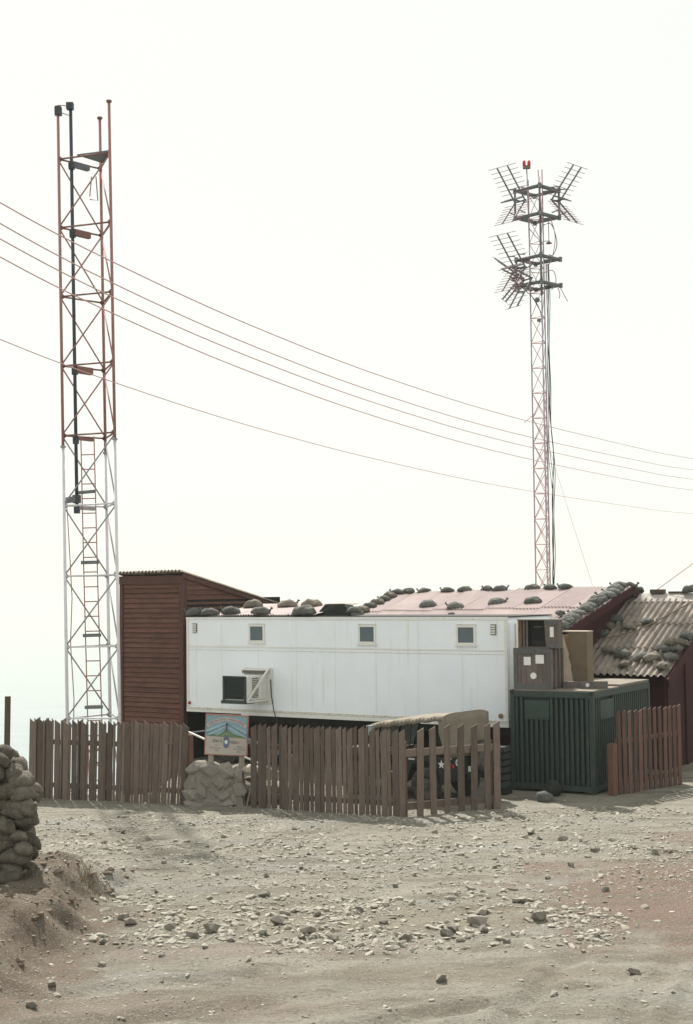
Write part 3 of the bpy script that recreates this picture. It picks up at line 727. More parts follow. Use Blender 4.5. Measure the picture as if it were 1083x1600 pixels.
# left fence in front of the tower: wide and narrow boards in turn, some more on the back
n = 18; P0, P1 = (-7.36, 32.82), (-3.60, 31.27); LL = math.hypot(P1[0] - P0[0], P1[1] - P0[1]); per = (LL - .135) / (n - 1)
xf = [i * per for i in range(n)]
xn = [x + .137 + (.002 if i < 9 else .019) + random.uniform(-.004, .006) for i, x in enumerate(xf[:-1])]
fence('brown picket fence of wide and narrow boards below the red and white lattice tower', P0, P1, 1.79, xf, .134, -1,
      xn, .052, rails=(1.27, .30), posts=((.02, 1.5, .09, 'post', .12), (1.9, 1.5, .09, 'post', .12), (LL + .02, 1.52, .12, 'postred', .03)),
      lean=lambda u: .022 + .055 * max(0, u - .72) / .28, rear=[.10, .34, .80, 1.25], wob=.006)
# centre fence
n = 14; P0, P1 = (-2.13, 30.76), (1.12, 29.22); LL = math.hypot(P1[0] - P0[0], P1[1] - P0[1]); per = (LL - .27) / (n - 1)
xf = [i * per for i in range(n)] + [LL - .132]
xn = [x + .137 + random.uniform(.012, .022) for i, x in enumerate(xf[:-2])]
xn[0] += .028; xn[2] += .022; xn[9] -= .006
fence('brown picket fence of wide and narrow boards between the painted sign and the jeep', P0, P1, 1.80, xf, .133, 1, xn, .078, rails=(1.30, .26), posts=((1.5, 1.5, .09, 'post', .12),), lean=lambda u: .006 - .012 * u, wob=.007)
# open side section running back from the corner
P0, P1 = (1.13, 29.26), (3.22, 30.34); LL = math.hypot(P1[0] - P0[0], P1[1] - P0[1])
fence('brown open picket fence with wide gaps in front of the jeep', P0, P1, 1.80, [.27, .60, .93, 1.27, 1.58, 1.92, 2.15], .15, 1, (), rails=(1.28, .20), rail_h=.15,
      posts=((-.02, 1.52, .11, 'postred', .075), (LL - .28, 1.42, .10, 'post', .07)), rise=.075, lean=lambda u: .008)
# right fence beside the container
P0, P1 = (5.98, 31.98), (7.79, 33.62); LL = math.hypot(P1[0] - P0[0], P1[1] - P0[1]); n = 13
fence('reddish brown picket fence standing beside the dark green container', P0, P1, 1.86, [.03 + i * (LL - .16) / (n - 1) for i in range(n)], .125, 1, (), rails=(1.18, .25), rail_h=.1, material='picket_r',
      posts=((-.19, 1.14, .16, 'postred', -.02),), rise=.05, rail_y=.03)

# ------------------------------------------------------------------ sign on its stone plinth
def rock_mesh(name, seed, material, flat=.6, sub=1, smooth=False, rough=.35):
    rs = random.Random(seed); bm = bmesh.new(); bmesh.ops.create_icosphere(bm, subdivisions=sub, radius=.5)
    o = Vector((rs.uniform(0, 90), rs.uniform(0, 90), rs.uniform(0, 90)))
    ax = Vector((rs.uniform(.7, 1.2), rs.uniform(.6, 1), 1))
    for v in bm.verts:
        k = 1 + rough * (mnoise.noise(v.co * 2.2 + o) * 1.3) + rough * .5 * mnoise.noise(v.co * 5 + o)
        v.co = Vector((v.co.x * ax.x, v.co.y * ax.y, v.co.z * flat)) * k
    me = bpy.data.meshes.new(name); bm.to_mesh(me); bm.free(); me.materials.append(material)
    if smooth: me.polygons.foreach_set('use_smooth', [True] * len(me.polygons))
    return me
def hull_mesh(name, seed, material, n=16, dims=(1, .8, .6)):
    rs = random.Random(seed); bm = bmesh.new()
    for i in range(n):
        v = Vector((rs.gauss(0, 1), rs.gauss(0, 1), rs.gauss(0, 1))).normalized()
        v = Vector([math.copysign(abs(c) ** .75, c) for c in v]) * rs.uniform(.42, .52)
        bm.verts.new((v.x * dims[0], v.y * dims[1], v.z * dims[2]))
    bmesh.ops.convex_hull(bm, input=bm.verts)
    for v in [v for v in bm.verts if not v.link_faces]: bm.verts.remove(v)
    bmesh.ops.recalc_face_normals(bm, faces=bm.faces)
    me = bpy.data.meshes.new(name); bm.to_mesh(me); bm.free(); me.materials.append(material); return me
pl = empty('stone_plinth', (-2.90, 31.28, 0), math.atan2(-.2, 1.35), 'rough grey-brown rubble stone plinth under the painted sign', 'plinth')
MB().hexa([(-.66, -.29, -.1), (.66, -.29, -.1), (.66, .28, -.1), (-.66, .28, -.1), (-.56, -.21, .80), (.56, -.21, .74), (.54, .22, .74), (-.54, .22, .80)]).build('mortar', M_['mortar'], pl)
stv = [hull_mesh('stone', 60 + i, M_['stone'], 20, (1, 1, 1)) for i in range(7)]
st = [(-.45, .78, .40, .30), (-.10, .78, .46, .26), (.24, .74, .40, .34), (.50, .66, .30, .36), (-.50, .50, .46, .34), (-.16, .50, .30, .20), (.08, .47, .26, .28), (.30, .46, .28, .26), (.54, .36, .26, .36),
      (-.54, .22, .36, .28), (-.28, .27, .30, .30), (-.02, .25, .30, .26), (.22, .22, .30, .28), (.44, .14, .28, .28), (-.46, .02, .44, .24), (-.10, .02, .40, .26), (.26, .0, .40, .22), (.56, -.02, .28, .22)]
for i, (x, z, w, h) in enumerate(st):
    link('stone', stv[i % 7], pl, TRS((x, -.135 - .075 * (1 - z) + random.uniform(-.04, .02), z), (random.uniform(-.15, .15), random.uniform(-.7, .7), random.uniform(-.3, .3)), (w * 1.2, .27, h * 1.2)))
for i, (x, z) in enumerate(((-.4, .78), (.0, .76), (.4, .72), (-.55, .4), (.58, .4))):
    link('stone', stv[(i + 2) % 7], pl, TRS((x, .12, z), (0, random.uniform(-.4, .4), 1.5 * i), (.42, .34, .34)))

sg = empty('painted_sign', (-2.75, 31.30, 0), R(-1.5), 'painted board sign with green mountain, blue sky and shield on two short posts', 'sign')
sg.rotation_euler = (0, R(2.6), R(-3))
W2, Z0, Z1 = .465, 1.07, 1.93
MB().bx(-.39, -.28, .03, .11, .3, 1.12).build('post', M_['postgrey'], sg)
MB().bx(.29, .40, .03, .11, .3, 1.10).build('post', M_['postgrey'], sg)
bd = MB().bx(-W2, W2, 0, .028, Z0, Z1).build('board', M_['s_board'], sg)
def plate(name, pts, y, material, parent=bd, th=.002):
    MB().prism(pts, (0, y, 0), (1, 0, 0), (0, 0, 1), (0, -th, 0)).build(name, material, parent)
plate('sky_field', [(-W2 + .012, 1.47), (W2 - .012, 1.44), (W2 - .012, Z1 - .01), (-W2 + .012, Z1 - .01)], -.0005, M_['s_sky'])
bd_ = MB()
bd_.bx(-W2 - .006, W2 + .006, -.012, .02, Z1 - .006, Z1 + .014); bd_.bx(W2 - .012, W2 + .014, -.012, .02, Z0, Z1 - .007); bd_.bx(-W2 - .01, -W2 + .006, -.01, .02, Z0, Z1 - .007); bd_.bx(-W2, W2, -.01, .02, Z0 - .014, Z0 + .004)
bd_.build('border', M_['s_red'], sg)
rays = [[(-.03, 1.76), (-.03, 1.74), (-.42, 1.56), (-.44, 1.60)], [(-.05, 1.69), (-.05, 1.66), (-.36, 1.50), (-.42, 1.51)], [(.03, 1.76), (.03, 1.74), (.42, 1.52), (.44, 1.57)], [(.05, 1.68), (.05, 1.65), (.36, 1.475), (.42, 1.47)]]
for q in rays: plate('ray', q, -.003, M_['s_ray'])
plate('mountain', [(-.42, 1.475), (-.30, 1.515), (-.26, 1.51), (-.21, 1.485), (-.12, 1.53), (-.03, 1.61), (.03, 1.61), (.12, 1.54), (.24, 1.50), (.33, 1.49), (.43, 1.44)], -.0065, M_['s_green'])
plate('painted_tower', [(-.022, 1.6), (.022, 1.6), (.012, 1.66), (.012, 1.70), (.026, 1.72), (.026, 1.745), (0, 1.76), (-.026, 1.745), (-.026, 1.72), (-.012, 1.70), (-.012, 1.66)], -.0095, M_['s_ink'])
arcR, arcC = .66, 1.185
rib = [(math.sin(t) * (arcR + .035), arcC + math.cos(t) * (arcR + .035)) for t in np.linspace(-.70, .70, 17)] + [(math.sin(t) * (arcR - .04), arcC + math.cos(t) * (arcR - .04)) for t in np.linspace(.70, -.70, 17)]
plate('ribbon', rib, -.0085, M_['s_ribbon'])
def text_mesh(txt, size):
    cu = bpy.data.curves.new('lettering', 'FONT'); cu.body = txt; cu.size = size; cu.align_x = 'CENTER'; cu.resolution_u = 2
    o = bpy.data.objects.new('lettering', cu); COL.objects.link(o)
    dg = bpy.context.evaluated_depsgraph_get(); dg.update()
    me = bpy.data.meshes.new_from_object(o.evaluated_get(dg)); bpy.data.objects.remove(o); bpy.data.curves.remove(cu); return me
def lettering(txt, size, x, z, rot=0, material='s_ink', y=-.013, sx=1.0):
    me = text_mesh(txt, size); me.materials.clear(); me.materials.append(M_[material])
    link('lettering', me, bd, Matrix.Translation((x, y, z)) @ Matrix.Rotation(-rot, 4, 'Y') @ Matrix.Rotation(R(90), 4, 'X') @ Matrix.Diagonal((sx, 1, 1, 1)))
tx = 'AMERICAN FORCES VIETNAM NETWORK'
for i, ch in enumerate(tx):
    if ch == ' ': continue
    t_ = -.64 + 1.28 * (i + .5) / len(tx)
    lettering(ch, .062, math.sin(t_) * (arcR - .022), arcC + math.cos(t_) * (arcR - .022), -t_, 's_inkr')
lettering('VOICE OF THE', .065, -.235, 1.595, .44, 's_inkb'); lettering('CENTRAL HIGHLANDS', .058, .245, 1.60, -.50, 's_inkb')
lettering('Det 5', .10, -.19, 1.34, 0, 's_ink', sx=.85); lettering('PLEIKU', .085, .17, 1.32, -.05, 's_ink', sx=.8)
pill = [(.058 * math.cos(t), 1.275 + .055 * math.sin(t)) for t in np.linspace(math.pi, 2 * math.pi, 9)] + [(.058 * math.cos(t), 1.42 + .055 * math.sin(t)) for t in np.linspace(0, math.pi, 9)]
plate('shield', pill, -.0095, M_['s_inkb'])
plate('shield_band', [(-.042, 1.415), (.042, 1.415), (.042, 1.44), (-.042, 1.44)], -.0125, M_['s_inkr'])
plate('shield_star', [(r_ * math.sin(t) * 1.0, 1.35 + r_ * math.cos(t) * 1.2) for t, r_ in [(k * math.pi / 5, .05 if k % 2 == 0 else .024) for k in range(10)]], -.0125, M_['star'])
plate('shield_foot', [(-.02, 1.235), (.02, 1.235), (.03, 1.262), (-.03, 1.262)], -.0125, M_['s_inkr'])
for k in range(5):
    t_ = -.75 + k * .375
    lettering('AFVN*'[k], .05, math.sin(t_) * .095, 1.415 + math.cos(t_) * .095, -t_, 's_ribbon')
for (x, z, w) in ((-.22, 1.265, .04), (-.33, 1.215, .07), (-.19, 1.20, .14), (-.21, 1.15, .08), (.30, 1.24, .12), (.2, 1.195, .06), (.33, 1.185, .16), (.28, 1.135, .06)):
    k = 0; xx = x - w / 2
    while xx < x + w / 2:      # rows of small faded letters, too worn to read
        ww = random.uniform(.008, .016); plate('small_print', [(xx, z), (xx + ww * .55, z), (xx + ww * .55, z + random.uniform(.016, .026)), (xx, z + .02)], -.0025, M_['s_inkg']); xx += ww
tag(sandbag((-2.12, 31.35, .72), (0, .15, .6), 'pale pinkish sandbag beside the stone plinth behind the centre fence', None, 'bag', 1.0), None)
bpy.data.objects['sandbag'] 
o = COL.objects[-1]; o.data = o.data.copy(); o.data.materials[0] = M_['bagpink']
for i, (dx, dy, z) in enumerate(((0, 0, .09), (.05, .02, .27), (-.03, .03, .45), (.5, .05, .09), (.48, .08, .27))):
    sandbag((-2.08 + dx, 31.38 + dy, z), (0, random.uniform(-.1, .1), random.uniform(-.3, .6)), f'grey sandbag in the small pile behind the plinth, {("bottom left", "second up at left", "third up at left", "bottom right", "upper right")[i]}', 'sandbags behind the plinth', 'bag', 1.05)
tag(MB().bar((-2.24, 30.98, -.03), (-2.06, 31.02, .78), .045, .03).build('wood_stake', M_['postgrey']), 'pale wooden stake leaning between stone plinth and centre fence', 'stake')
tag(MB().tube((-3.75, 32.32, 1.53), (-1.6, 32.28, .56), .022, 8).build('white_pole', M_['trim'], None, None, True), 'white pole slanting down behind the painted sign', 'pole')
tag(MB().bar((-3.7, 32.6, 1.42), (-3.0, 32.45, 1.52), .05, .03).bar((-3.0, 32.45, 1.52), (-1.3, 32.2, .9), .05, .10).bar((-3.4, 32.55, 0), (-3.0, 32.45, 1.5), .05, .05).bar((-1.3, 32.2, 0), (-1.3, 32.2, .95), .06, .06).build('handrail', M_['dsteel']), 'dark grey sloping handrail behind the painted sign', 'handrail')

# ------------------------------------------------------------------ jeep
HD = R(138.5)
jp = empty('jeep', (2.06, 30.92, G(2.5, 31.5)), HD, 'dark olive jeep with tan canvas top parked behind the open fence', 'jeep')
# local: x forward from the rear, y left of travel is towards the camera: body spans y -1.55..0
JW = 1.55
side = [(0, .42), (.12, .42), (.14, .62), (.30, .86), (.62, .92), (.92, .80), (1.02, .55), (1.06, .40), (2.02, .40), (2.10, .55), (2.20, .80), (2.62, .88), (3.05, .78), (3.3, .62), (3.34, .92), (2.15, 1.06), (2.05, 1.0), (1.95, .72), (1.2, .70), (1.05, .98), (0, 1.0)]
for y0, y1, in ((-.05, .0), (-JW, -JW + .05)):
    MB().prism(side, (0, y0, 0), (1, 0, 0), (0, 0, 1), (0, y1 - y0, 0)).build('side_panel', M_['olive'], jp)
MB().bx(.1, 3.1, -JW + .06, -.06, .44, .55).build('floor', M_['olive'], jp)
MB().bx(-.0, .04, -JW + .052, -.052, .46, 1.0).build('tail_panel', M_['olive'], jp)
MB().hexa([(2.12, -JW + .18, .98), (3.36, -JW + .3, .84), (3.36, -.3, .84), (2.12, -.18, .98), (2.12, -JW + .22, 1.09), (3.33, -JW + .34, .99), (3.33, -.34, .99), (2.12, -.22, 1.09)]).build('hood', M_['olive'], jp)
for y0, y1 in ((-.30, -.051), (-JW + .051, -JW + .30)):
    MB().bx(2.15, 3.2, y0, y1, .86, .90).build('fender', M_['olive'], jp)
gr = MB().bx(3.30, 3.37, -JW + .28, -.28, .48, .98).build('grille', M_['olive'], jp)
for y in (-.45, -1.1):
    MB().disc((3.385, y, .78), (1, 0, 0), .09, .03, 16).build('headlight', M_['glass'], gr)
xw, xt = 2.02, 1.84
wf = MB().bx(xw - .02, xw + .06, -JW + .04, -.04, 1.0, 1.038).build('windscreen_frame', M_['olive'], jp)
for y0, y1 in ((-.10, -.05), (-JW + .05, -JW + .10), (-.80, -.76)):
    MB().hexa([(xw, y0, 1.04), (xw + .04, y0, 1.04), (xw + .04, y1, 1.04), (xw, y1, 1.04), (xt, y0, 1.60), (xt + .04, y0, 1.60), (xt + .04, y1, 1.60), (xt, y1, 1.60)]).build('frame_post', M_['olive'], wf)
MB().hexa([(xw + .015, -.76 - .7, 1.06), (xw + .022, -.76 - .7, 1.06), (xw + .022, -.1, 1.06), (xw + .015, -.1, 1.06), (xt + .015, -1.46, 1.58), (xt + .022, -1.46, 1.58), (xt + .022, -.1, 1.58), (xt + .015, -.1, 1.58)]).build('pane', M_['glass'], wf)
MB().bar((xt + .02, -.05, 1.62), (xt + .02, -JW + .05, 1.62), .05, .05).build('header', M_['olive'], wf)
MB().bx(1.95, 2.10, .02, .16, 1.38, 1.60).build('mirror', M_['glass'], jp)
# canvas top: a fine sheet with sag and folds
cv = MB(); nu, nw = 26, 14; V = []
def roof_z(x, y):
    base = 1.66 + (1.95 - 1.66) * (1 - (x / 2.08)) ** .85 if x < 2.08 else 1.66
    e = abs((y + JW / 2) / (JW / 2))
    return base - .05 * e ** 4 - .02 * math.sin(x * 4.2) * (1 - e) - .012 * math.sin(x * 17 + y * 6) * e
for s in (0, 1):
    for i in range(nu + 1):
        for j in range(nw + 1):
            x = -.03 + 2.10 * i / nu; y = .03 - (JW + .06) * j / nw
            V.append((x, y, roof_z(x, y) - .012 * s))
F = []; w1 = nw + 1; o2 = (nu + 1) * w1
for i in range(nu):
    for j in range(nw):
        q = (i * w1 + j, i * w1 + j + 1, (i + 1) * w1 + j + 1, (i + 1) * w1 + j); F.append(q); F.append(tuple(o2 + k for k in q[::-1]))
for i in range(nu):
    for j in (0, nw):
        F.append((i * w1 + j, (i + 1) * w1 + j, o2 + (i + 1) * w1 + j, o2 + i * w1 + j))
for j in range(nw):
    for i in (0, nu):
        F.append((i * w1 + j, i * w1 + j + 1, o2 + i * w1 + j + 1, o2 + i * w1 + j))
cv.poly(V, F); top = cv.build('canvas_top', M_['canvas'], jp, None, True)
def curtain(name, P, nseg, fold):
    (ax, ay, az0, az1), (bx_, by, bz0, bz1) = P; V, F = [], []; nd = Vector((-(by - ay), bx_ - ax, 0)).normalized()
    for s in (0, 1):
        for i in range(nseg + 1):
            t = i / nseg; x = ax + (bx_ - ax) * t; y = ay + (by - ay) * t
            w = fold * math.sin(i * 1.9) + fold * .6 * math.sin(i * .7 + 1)
            for k in range(6):
                zz = (az0 + (bz0 - az0) * t) * (1 - k / 5) + (roof_z(max(0, x), y) - .004) * k / 5
                dd = w * (1 - k / 6) + s * .012
                V.append((x + nd.x * dd, y + nd.y * dd, zz))
    o = (nseg + 1) * 6
    for i in range(nseg):
        for k in range(5):
            q = (i * 6 + k, (i + 1) * 6 + k, (i + 1) * 6 + k + 1, i * 6 + k + 1); F.append(q); F.append(tuple(o + c for c in q[::-1]))
    for i in range(nseg):
        for k in (0, 5): F.append((i * 6 + k, (i + 1) * 6 + k, o + (i + 1) * 6 + k, o + i * 6 + k))
    for i in (0, nseg):
        for k in range(5): F.append((i * 6 + k, i * 6 + k + 1, o + i * 6 + k + 1, o + i * 6 + k))
    return MB().poly(V, F).build(name, M_['canvas'], jp, None, True)
curtain('rear_curtain', ((-.035, .02, .98, 1.885), (-.035, -JW - .02, .98, 1.885)), 16, .012)
curtain('side_flap', ((-.03, .025, 1.0, 1.88), (.14, .025, 1.55, 1.84)), 4, .004)
vl = MB()
for i in range(20):
    xa, xb = 2.07 * i / 20, 2.07 * (i + 1) / 20; fa, fb = .012 * math.sin(i * 1.7), .012 * math.sin((i + 1) * 1.7)
    vl.hexa([(xa, .034 + fa, roof_z(xa, .03) - .10), (xb, .034 + fb, roof_z(xb, .03) - .10), (xb, .026 + fb, roof_z(xb, .03) - .10), (xa, .026 + fa, roof_z(xa, .03) - .10), (xa, .034, roof_z(xa, .03)), (xb, .034, roof_z(xb, .03)), (xb, .026, roof_z(xb, .03)), (xa, .026, roof_z(xa, .03))])
vl.build('valance', M_['canvas'], jp, None, True)
for y in (-.05, -JW + .05):
    MB().tube((.05, y, 1.0), (.05, y, 1.86), .018).build('top_bow', M_['olive'], jp)
    MB().tube((1.05, y, 1.0), (.95, y, 1.76), .018).build('top_bow', M_['olive'], jp)
for y in (-.32, -JW + .32):
    MB().bx(1.05, 1.55, y - .22, y + .22, .56, .74).build('seat', M_['mesh_tan'], jp)
    MB().hexa([(.98, y - .22, .7), (1.08, y - .22, .7), (1.08, y + .22, .7), (.98, y + .22, .7), (.88, y - .2, 1.22), (.95, y - .2, 1.22), (.95, y + .2, 1.22), (.88, y + .2, 1.22)]).build('seat_back', M_['mesh_tan'], jp)
MB().lathe([(.19, -.012), (.205, 0), (.19, .012), (.178, 0)], (1.72, -.36, 1.06), (.8, 0, .45), 20).build('steering_wheel', M_['dark'], jp, None, True)
for x in (.58, 2.66):
    for y, s in ((-.10, 1), (-JW + .10, -1)):
        wheel(jp, (x, y + s * .03, .37), (0, s, 0), .37, .20)
wheel(jp, (-.14, -1.18, .95), (-1, 0, 0), .35, .19, 'spare_wheel')
for y in (-.12, -.75, -1.45):
    MB().bx(-.06, -.002, y - .05, y + .05, .50, .58).build('bumperette', M_['olive'], jp)
for y in (-.22, -1.40):
    MB().disc((-.02, y, .80), (1, 0, 0), .045, .05, 14).build('tail_lamp', M_['redlamp'], jp)
MB().disc((-.004, -.44, .86), (1, 0, 0), .075, .012, 16).build('emblem', M_['star'], jp)
MB().disc((-.012, -.44, .86), (1, 0, 0), .042, .012, 16).build('emblem_centre', M_['redlamp'], jp)
MB().bx(-.016, -.002, -.98, -.82, .62, .74).build('number_plate', M_['star'], jp)
star = [((.10 if k % 2 == 0 else .042) * math.sin(k * math.pi / 5), (.10 if k % 2 == 0 else .042) * math.cos(k * math.pi / 5)) for k in range(10)]
MB().prism(star, (.10, .001, .85), (1, 0, 0), (0, 0, 1), (0, .005, 0)).build('white_star', M_['star'], jp)
for (x, z) in ((1.6, .585), (.98, .90)):
    for k in range(4):
        MB().bx(x - k * .045, x - k * .045 + .03, .001, .005, z, z + .035).build('stencil_mark', M_['star'], jp)
for k in range(4):
    MB().bx(-.010, -.003, -.10 - k * .04, -.10 - k * .04 + .028, .945, .975).build('stencil_mark', M_['star'], jp)

# ------------------------------------------------------------------ green container and what stands on it
KY = R(-31); kt = Vector((math.cos(KY), math.sin(KY), 0)); kn = Vector((-math.sin(KY), math.cos(KY), 0))
KO = Vector((5.45, 31.93, 0)) - kt * 2.02
ct = empty('shipping_container', KO, KY, 'dark green ribbed steel shipping container with dusty roof', 'container')
KW, KL, KH = 2.02, 3.8, 2.30
MB().bx(.11, KW - .11, .11, KL - .11, .10, KH - .06).build('shell', M_['conex'], ct)
f = MB()
for x in (0, KW - .10):
    for y in (0, KL - .10):
        MB().bx(x, x + .10, y, y + .10, .0, KH - .02).build('corner_post', M_['conex'], ct)
for z0, z1 in ((.06, .18), (KH - .16, KH - .025)):
    MB().bx(.101, KW - .101, 0.004, .09, z0, z1).build('rail', M_['conex'], ct); MB().bx(.101, KW - .101, KL - .09, KL, z0, z1).build('rail', M_['conex'], ct)
    MB().bx(0.004, .09, .101, KL - .101, z0, z1).build('rail', M_['conex'], ct); MB().bx(KW - .09, KW - .004, .101, KL - .101, z0, z1).build('rail', M_['conex'], ct)
MB().bx(.03, KW - .03, .03, KL - .03, KH - .024, KH + .004).build('roof', M_['conextop'], ct)
MB().bx(.55, KW - .01, 1.75, KL - .02, KH + .006, KH + .05).build('roof_hatch', M_['conextop'], ct)
for x in (.0, KW - .09):
    for y in (.0,):
        MB().bx(x - .004, x + .094, y - .008, y + .05, KH - .10, KH - .012).build('corner_casting', M_['chassis'], ct)
rib_f = MB().hexa([(0, .012, .18), (.075, .012, .18), (.075, .052, .18), (0, .052, .18), (.012, .0, .2), (.063, .0, .2), (.063, .052, .2), (.012, .052, .2)])
def ribmesh(z0, z1, ax):
    p = [(0, 0), (.068, 0), (.062, -.085), (.006, -.085)]
    b_ = MB()
    if ax == 'x': b_.prism(p, (0, 0, z0), (1, 0, 0), (0, 1, 0), (0, 0, z1 - z0))
    else: b_.prism([(y, -x) for y, x in p], (0, 0, z0), (0, 1, 0), (1, 0, 0), (0, 0, z1 - z0))
    return b_.mesh('rib', M_['conex'])
rm_full, rm_low = ribmesh(.19, KH - .17, 'x'), ribmesh(.19, 1.62, 'x')
n = 15
for i in range(n):
    x = .13 + i * (KW - .30) / (n - 1)
    link('rib', rm_low if 2 <= i <= 6 else rm_full, ct, TRS((x - .02, .1101, 0)))
MB().bx(.13 + 1.75 * (KW - .30) / 14, .13 + 6.7 * (KW - .30) / 14, .02, .1099, 1.63, KH - .23).build('blank_panel', M_['conex'], ct)
ry_full, ry_low = ribmesh(.19, KH - .17, 'y'), ribmesh(.19, 1.62, 'y')
n = 27
for i in range(n):
    y = .13 + i * (KL - .30) / (n - 1)
    link('rib', ry_low if 3 <= i <= 8 else ry_full, ct, TRS((KW - .1101, y - .02, 0)))
MB().bx(KW - .1099, KW - .018, .13 + 2.7 * (KL - .3) / 26, .13 + 8.8 * (KL - .3) / 26, 1.63, KH - .23).build('blank_panel', M_['conex'], ct)
for x in (.08, KW - .28):
    for y in (.1, KL - .4): MB().bx(x, x + .2, y, y + .3, -.06, .099).build('skid', M_['post'], ct)
def kp(x, y, z): return KO + kt * x + kn * y + Vector((0, 0, z))
# lower crate
cr = empty('wooden_crate', kp(.06, .10, KH + .004), KY + R(2), 'closed wooden crate with white paper labels on the green container', 'crate')
w, dpt, h = .90, .78, .92
for i in range(6): MB().bx(.045 + i * .135, .045 + i * .135 + .131, .012 + .002 * (i % 2), .04, .05, h - .05).build('plank', M_['crate'], cr)
for i in range(6): MB().bx(w - .04, w - .012, .05 + i * .118, .05 + i * .118 + .114, .03, h - .03).build('plank', M_['crate'], cr)
MB().bx(.0, .03, .03, dpt, .0, h).build('side', M_['crate'], cr); MB().bx(.03, w - .03, dpt - .03, dpt, .0, h).build('side', M_['crate'], cr)
MB().bx(.031, w - .031, .04, dpt - .031, .0, .03).build('bottom', M_['crate'], cr)
MB().bx(-.004, w + .004, -.004, dpt + .004, h - .002, h + .024).build('lid', M_['crateframe'], cr)
for a_ in ((-.0, w, -.014, .011, h - .11, h - .004), (0, w, -.014, .011, 0, .13), (0, .09, -.012, .011, .131, h - .111), (w - .09, w, -.012, .011, .131, h - .111)):
    MB().bx(*a_).build('batten', M_['crateframe'], cr)
for y in (.0, .24, .5, .70):
    MB().bx(w - .011, w + .03, y, y + .075, 0.0, h - .003).build('batten', M_['crate'], cr)
MB().bx(.25, .42, -.0008, .0118, .55, .74).build('label', M_['paper'], cr)
MB().bx(.54, .74, -.0008, .0118, .59, .79).build('label', M_['paper'], cr)
MB().disc((.48, .004, .31), (0, 1, 0), .075, .012, 20).build('round_label', M_['paper'], cr)
# upper open crate
cr = empty('wooden_crate', kp(.16, .14, KH + .952), KY + R(2), 'open wooden crate with dark inside stacked on the labelled crate', 'crate')
w, dpt, h = .99, .27, .66
MB().bx(0, w, .0, dpt, 0, .025).build('bottom', M_['crate'], cr); MB().bx(-.01, w + .01, -.02, dpt, h - .025, h).build('top', M_['postgrey'], cr)
MB().bx(0, .03, .001, dpt - .03, .026, h - .026).build('side', M_['crateinside'], cr); MB().bx(w - .03, w, .001, dpt - .03, .026, h - .026).build('side', M_['crate'], cr)
MB().bx(0, w, dpt - .029, dpt, .026, h - .026).build('back', M_['dark'], cr)
for x in (.035, .10, .165):
    MB().bx(x, x + .045, .01 + x * .5, .04 + x * .5, .026, h - .026).build('slat', M_['crate'], cr)
dr = MB().hexa([(.70, -.03, .0), (w, -.022, .0), (w, -.001, .0), (.70, -.005, .0), (.66, -.03, h - .03), (w, -.022, h - .02), (w, -.001, h - .02), (.66, -.005, h - .03)]).build('front_panel', M_['crate'], cr)
MB().bx(.72, w + .01, -.045, -.031, .0, .09).build('batten', M_['crateframe'], dr); MB().bx(.69, w, -.045, -.031, h - .12, h - .03).build('batten', M_['crateframe'], dr)
MB().bx(.80, .89, -.036, -.030, .25, .48).build('label', M_['paper'], dr)
MB().bx(.3, .66, .12, .23, .03, .18).build('packing', M_['dark'], cr); MB().bx(.36, .56, .10, .119, .47, .485).build('packing', M_['dsteel'], cr)
# tall torn carton
cn = empty('torn_carton', kp(.80, 1.22, KH + .006), KY, 'tall tan cardboard carton with torn corner on the container', 'carton')
MB().bx(.17, .62, 0.01, .40, 0.12, 1.28).build('box', M_['card'], cn)
MB().prism([(0.0, .1), (.26, .1), (.23, .3), (.20, .42), (.21, .5), (.15, .68), (.16, .78), (.10, .95), (.06, 1.1), (.0, 1.26)], (0.01, -.014, 0), (1, 0, 0), (0, 0, 1), (0, .02, 0)).build('torn_flap', M_['cardpale'], cn)
MB().bx(.0, .168, .03, .40, 0.12, 1.2).build('inner_side', M_['crateinside'], cn)
MB().bx(.0, .62, .0, .42, 1.281, 1.30).build('rim', M_['cardpale'], cn)
MB().bx(.02, .6, .02, .4, 0, .12).build('base', M_['crate'], cn)
fc = empty('flat_crate', kp(1.07, .66, KH + .008), KY + R(17), 'low flat wooden crate with stencilled side on container roof', 'crate')
MB().bx(0, .98, 0, .22, .0, .15).build('box', M_['crate'], fc)
for x in (0, .3, .6, .9): MB().bx(x, x + .08, -.014, -.001, .0, .15).build('batten', M_['crateframe'], fc)
MB().disc((.53, -.004, .075), (0, 1, 0), .045, .006, 16).build('round_label', M_['paper'], fc)

# ------------------------------------------------------------------ small things by the container
sk = rock_mesh('canvas_sack', 5, M_['bagdark'], .75, 3, True, .25)
o = link('canvas_sack', sk, None, TRS((4.22, 31.18, .09), (0, .1, .4), (.33, .3, .34)))
tag(o, 'rounded grey-green sack lying on the ground before the container', 'sack')
bn = rock_mesh('canvas_bundle', 17, M_['tarpaper'], .9, 3, True, .35)
o = link('canvas_bundle', bn, None, TRS((4.5, 31.95, .10), (0, 0, .3), (.55, .3, .5))); tag(o, 'dark canvas bundle against the front of the green container', 'bundle')
sp_ = empty('step_stack', (3.42, 32.35, 0), R(-30), 'stack of grey flat boxes between the jeep and the green container', 'stack')
for i in range(6):
    MB().bx(-.16 + .01 * (i % 2), .16, -.2, .2, .18 + i * .155, .18 + i * .155 + .115).build('flat_box', M_['conex'], sp_)
MB().bx(-.17, .17, -.21, .21, -.05, .178).build('base', M_['dark'], sp_)
for x in (-.17, .14): MB().bx(x, x + .03, .16, .20, .1785, 1.15).build('upright', M_['dark'], sp_)
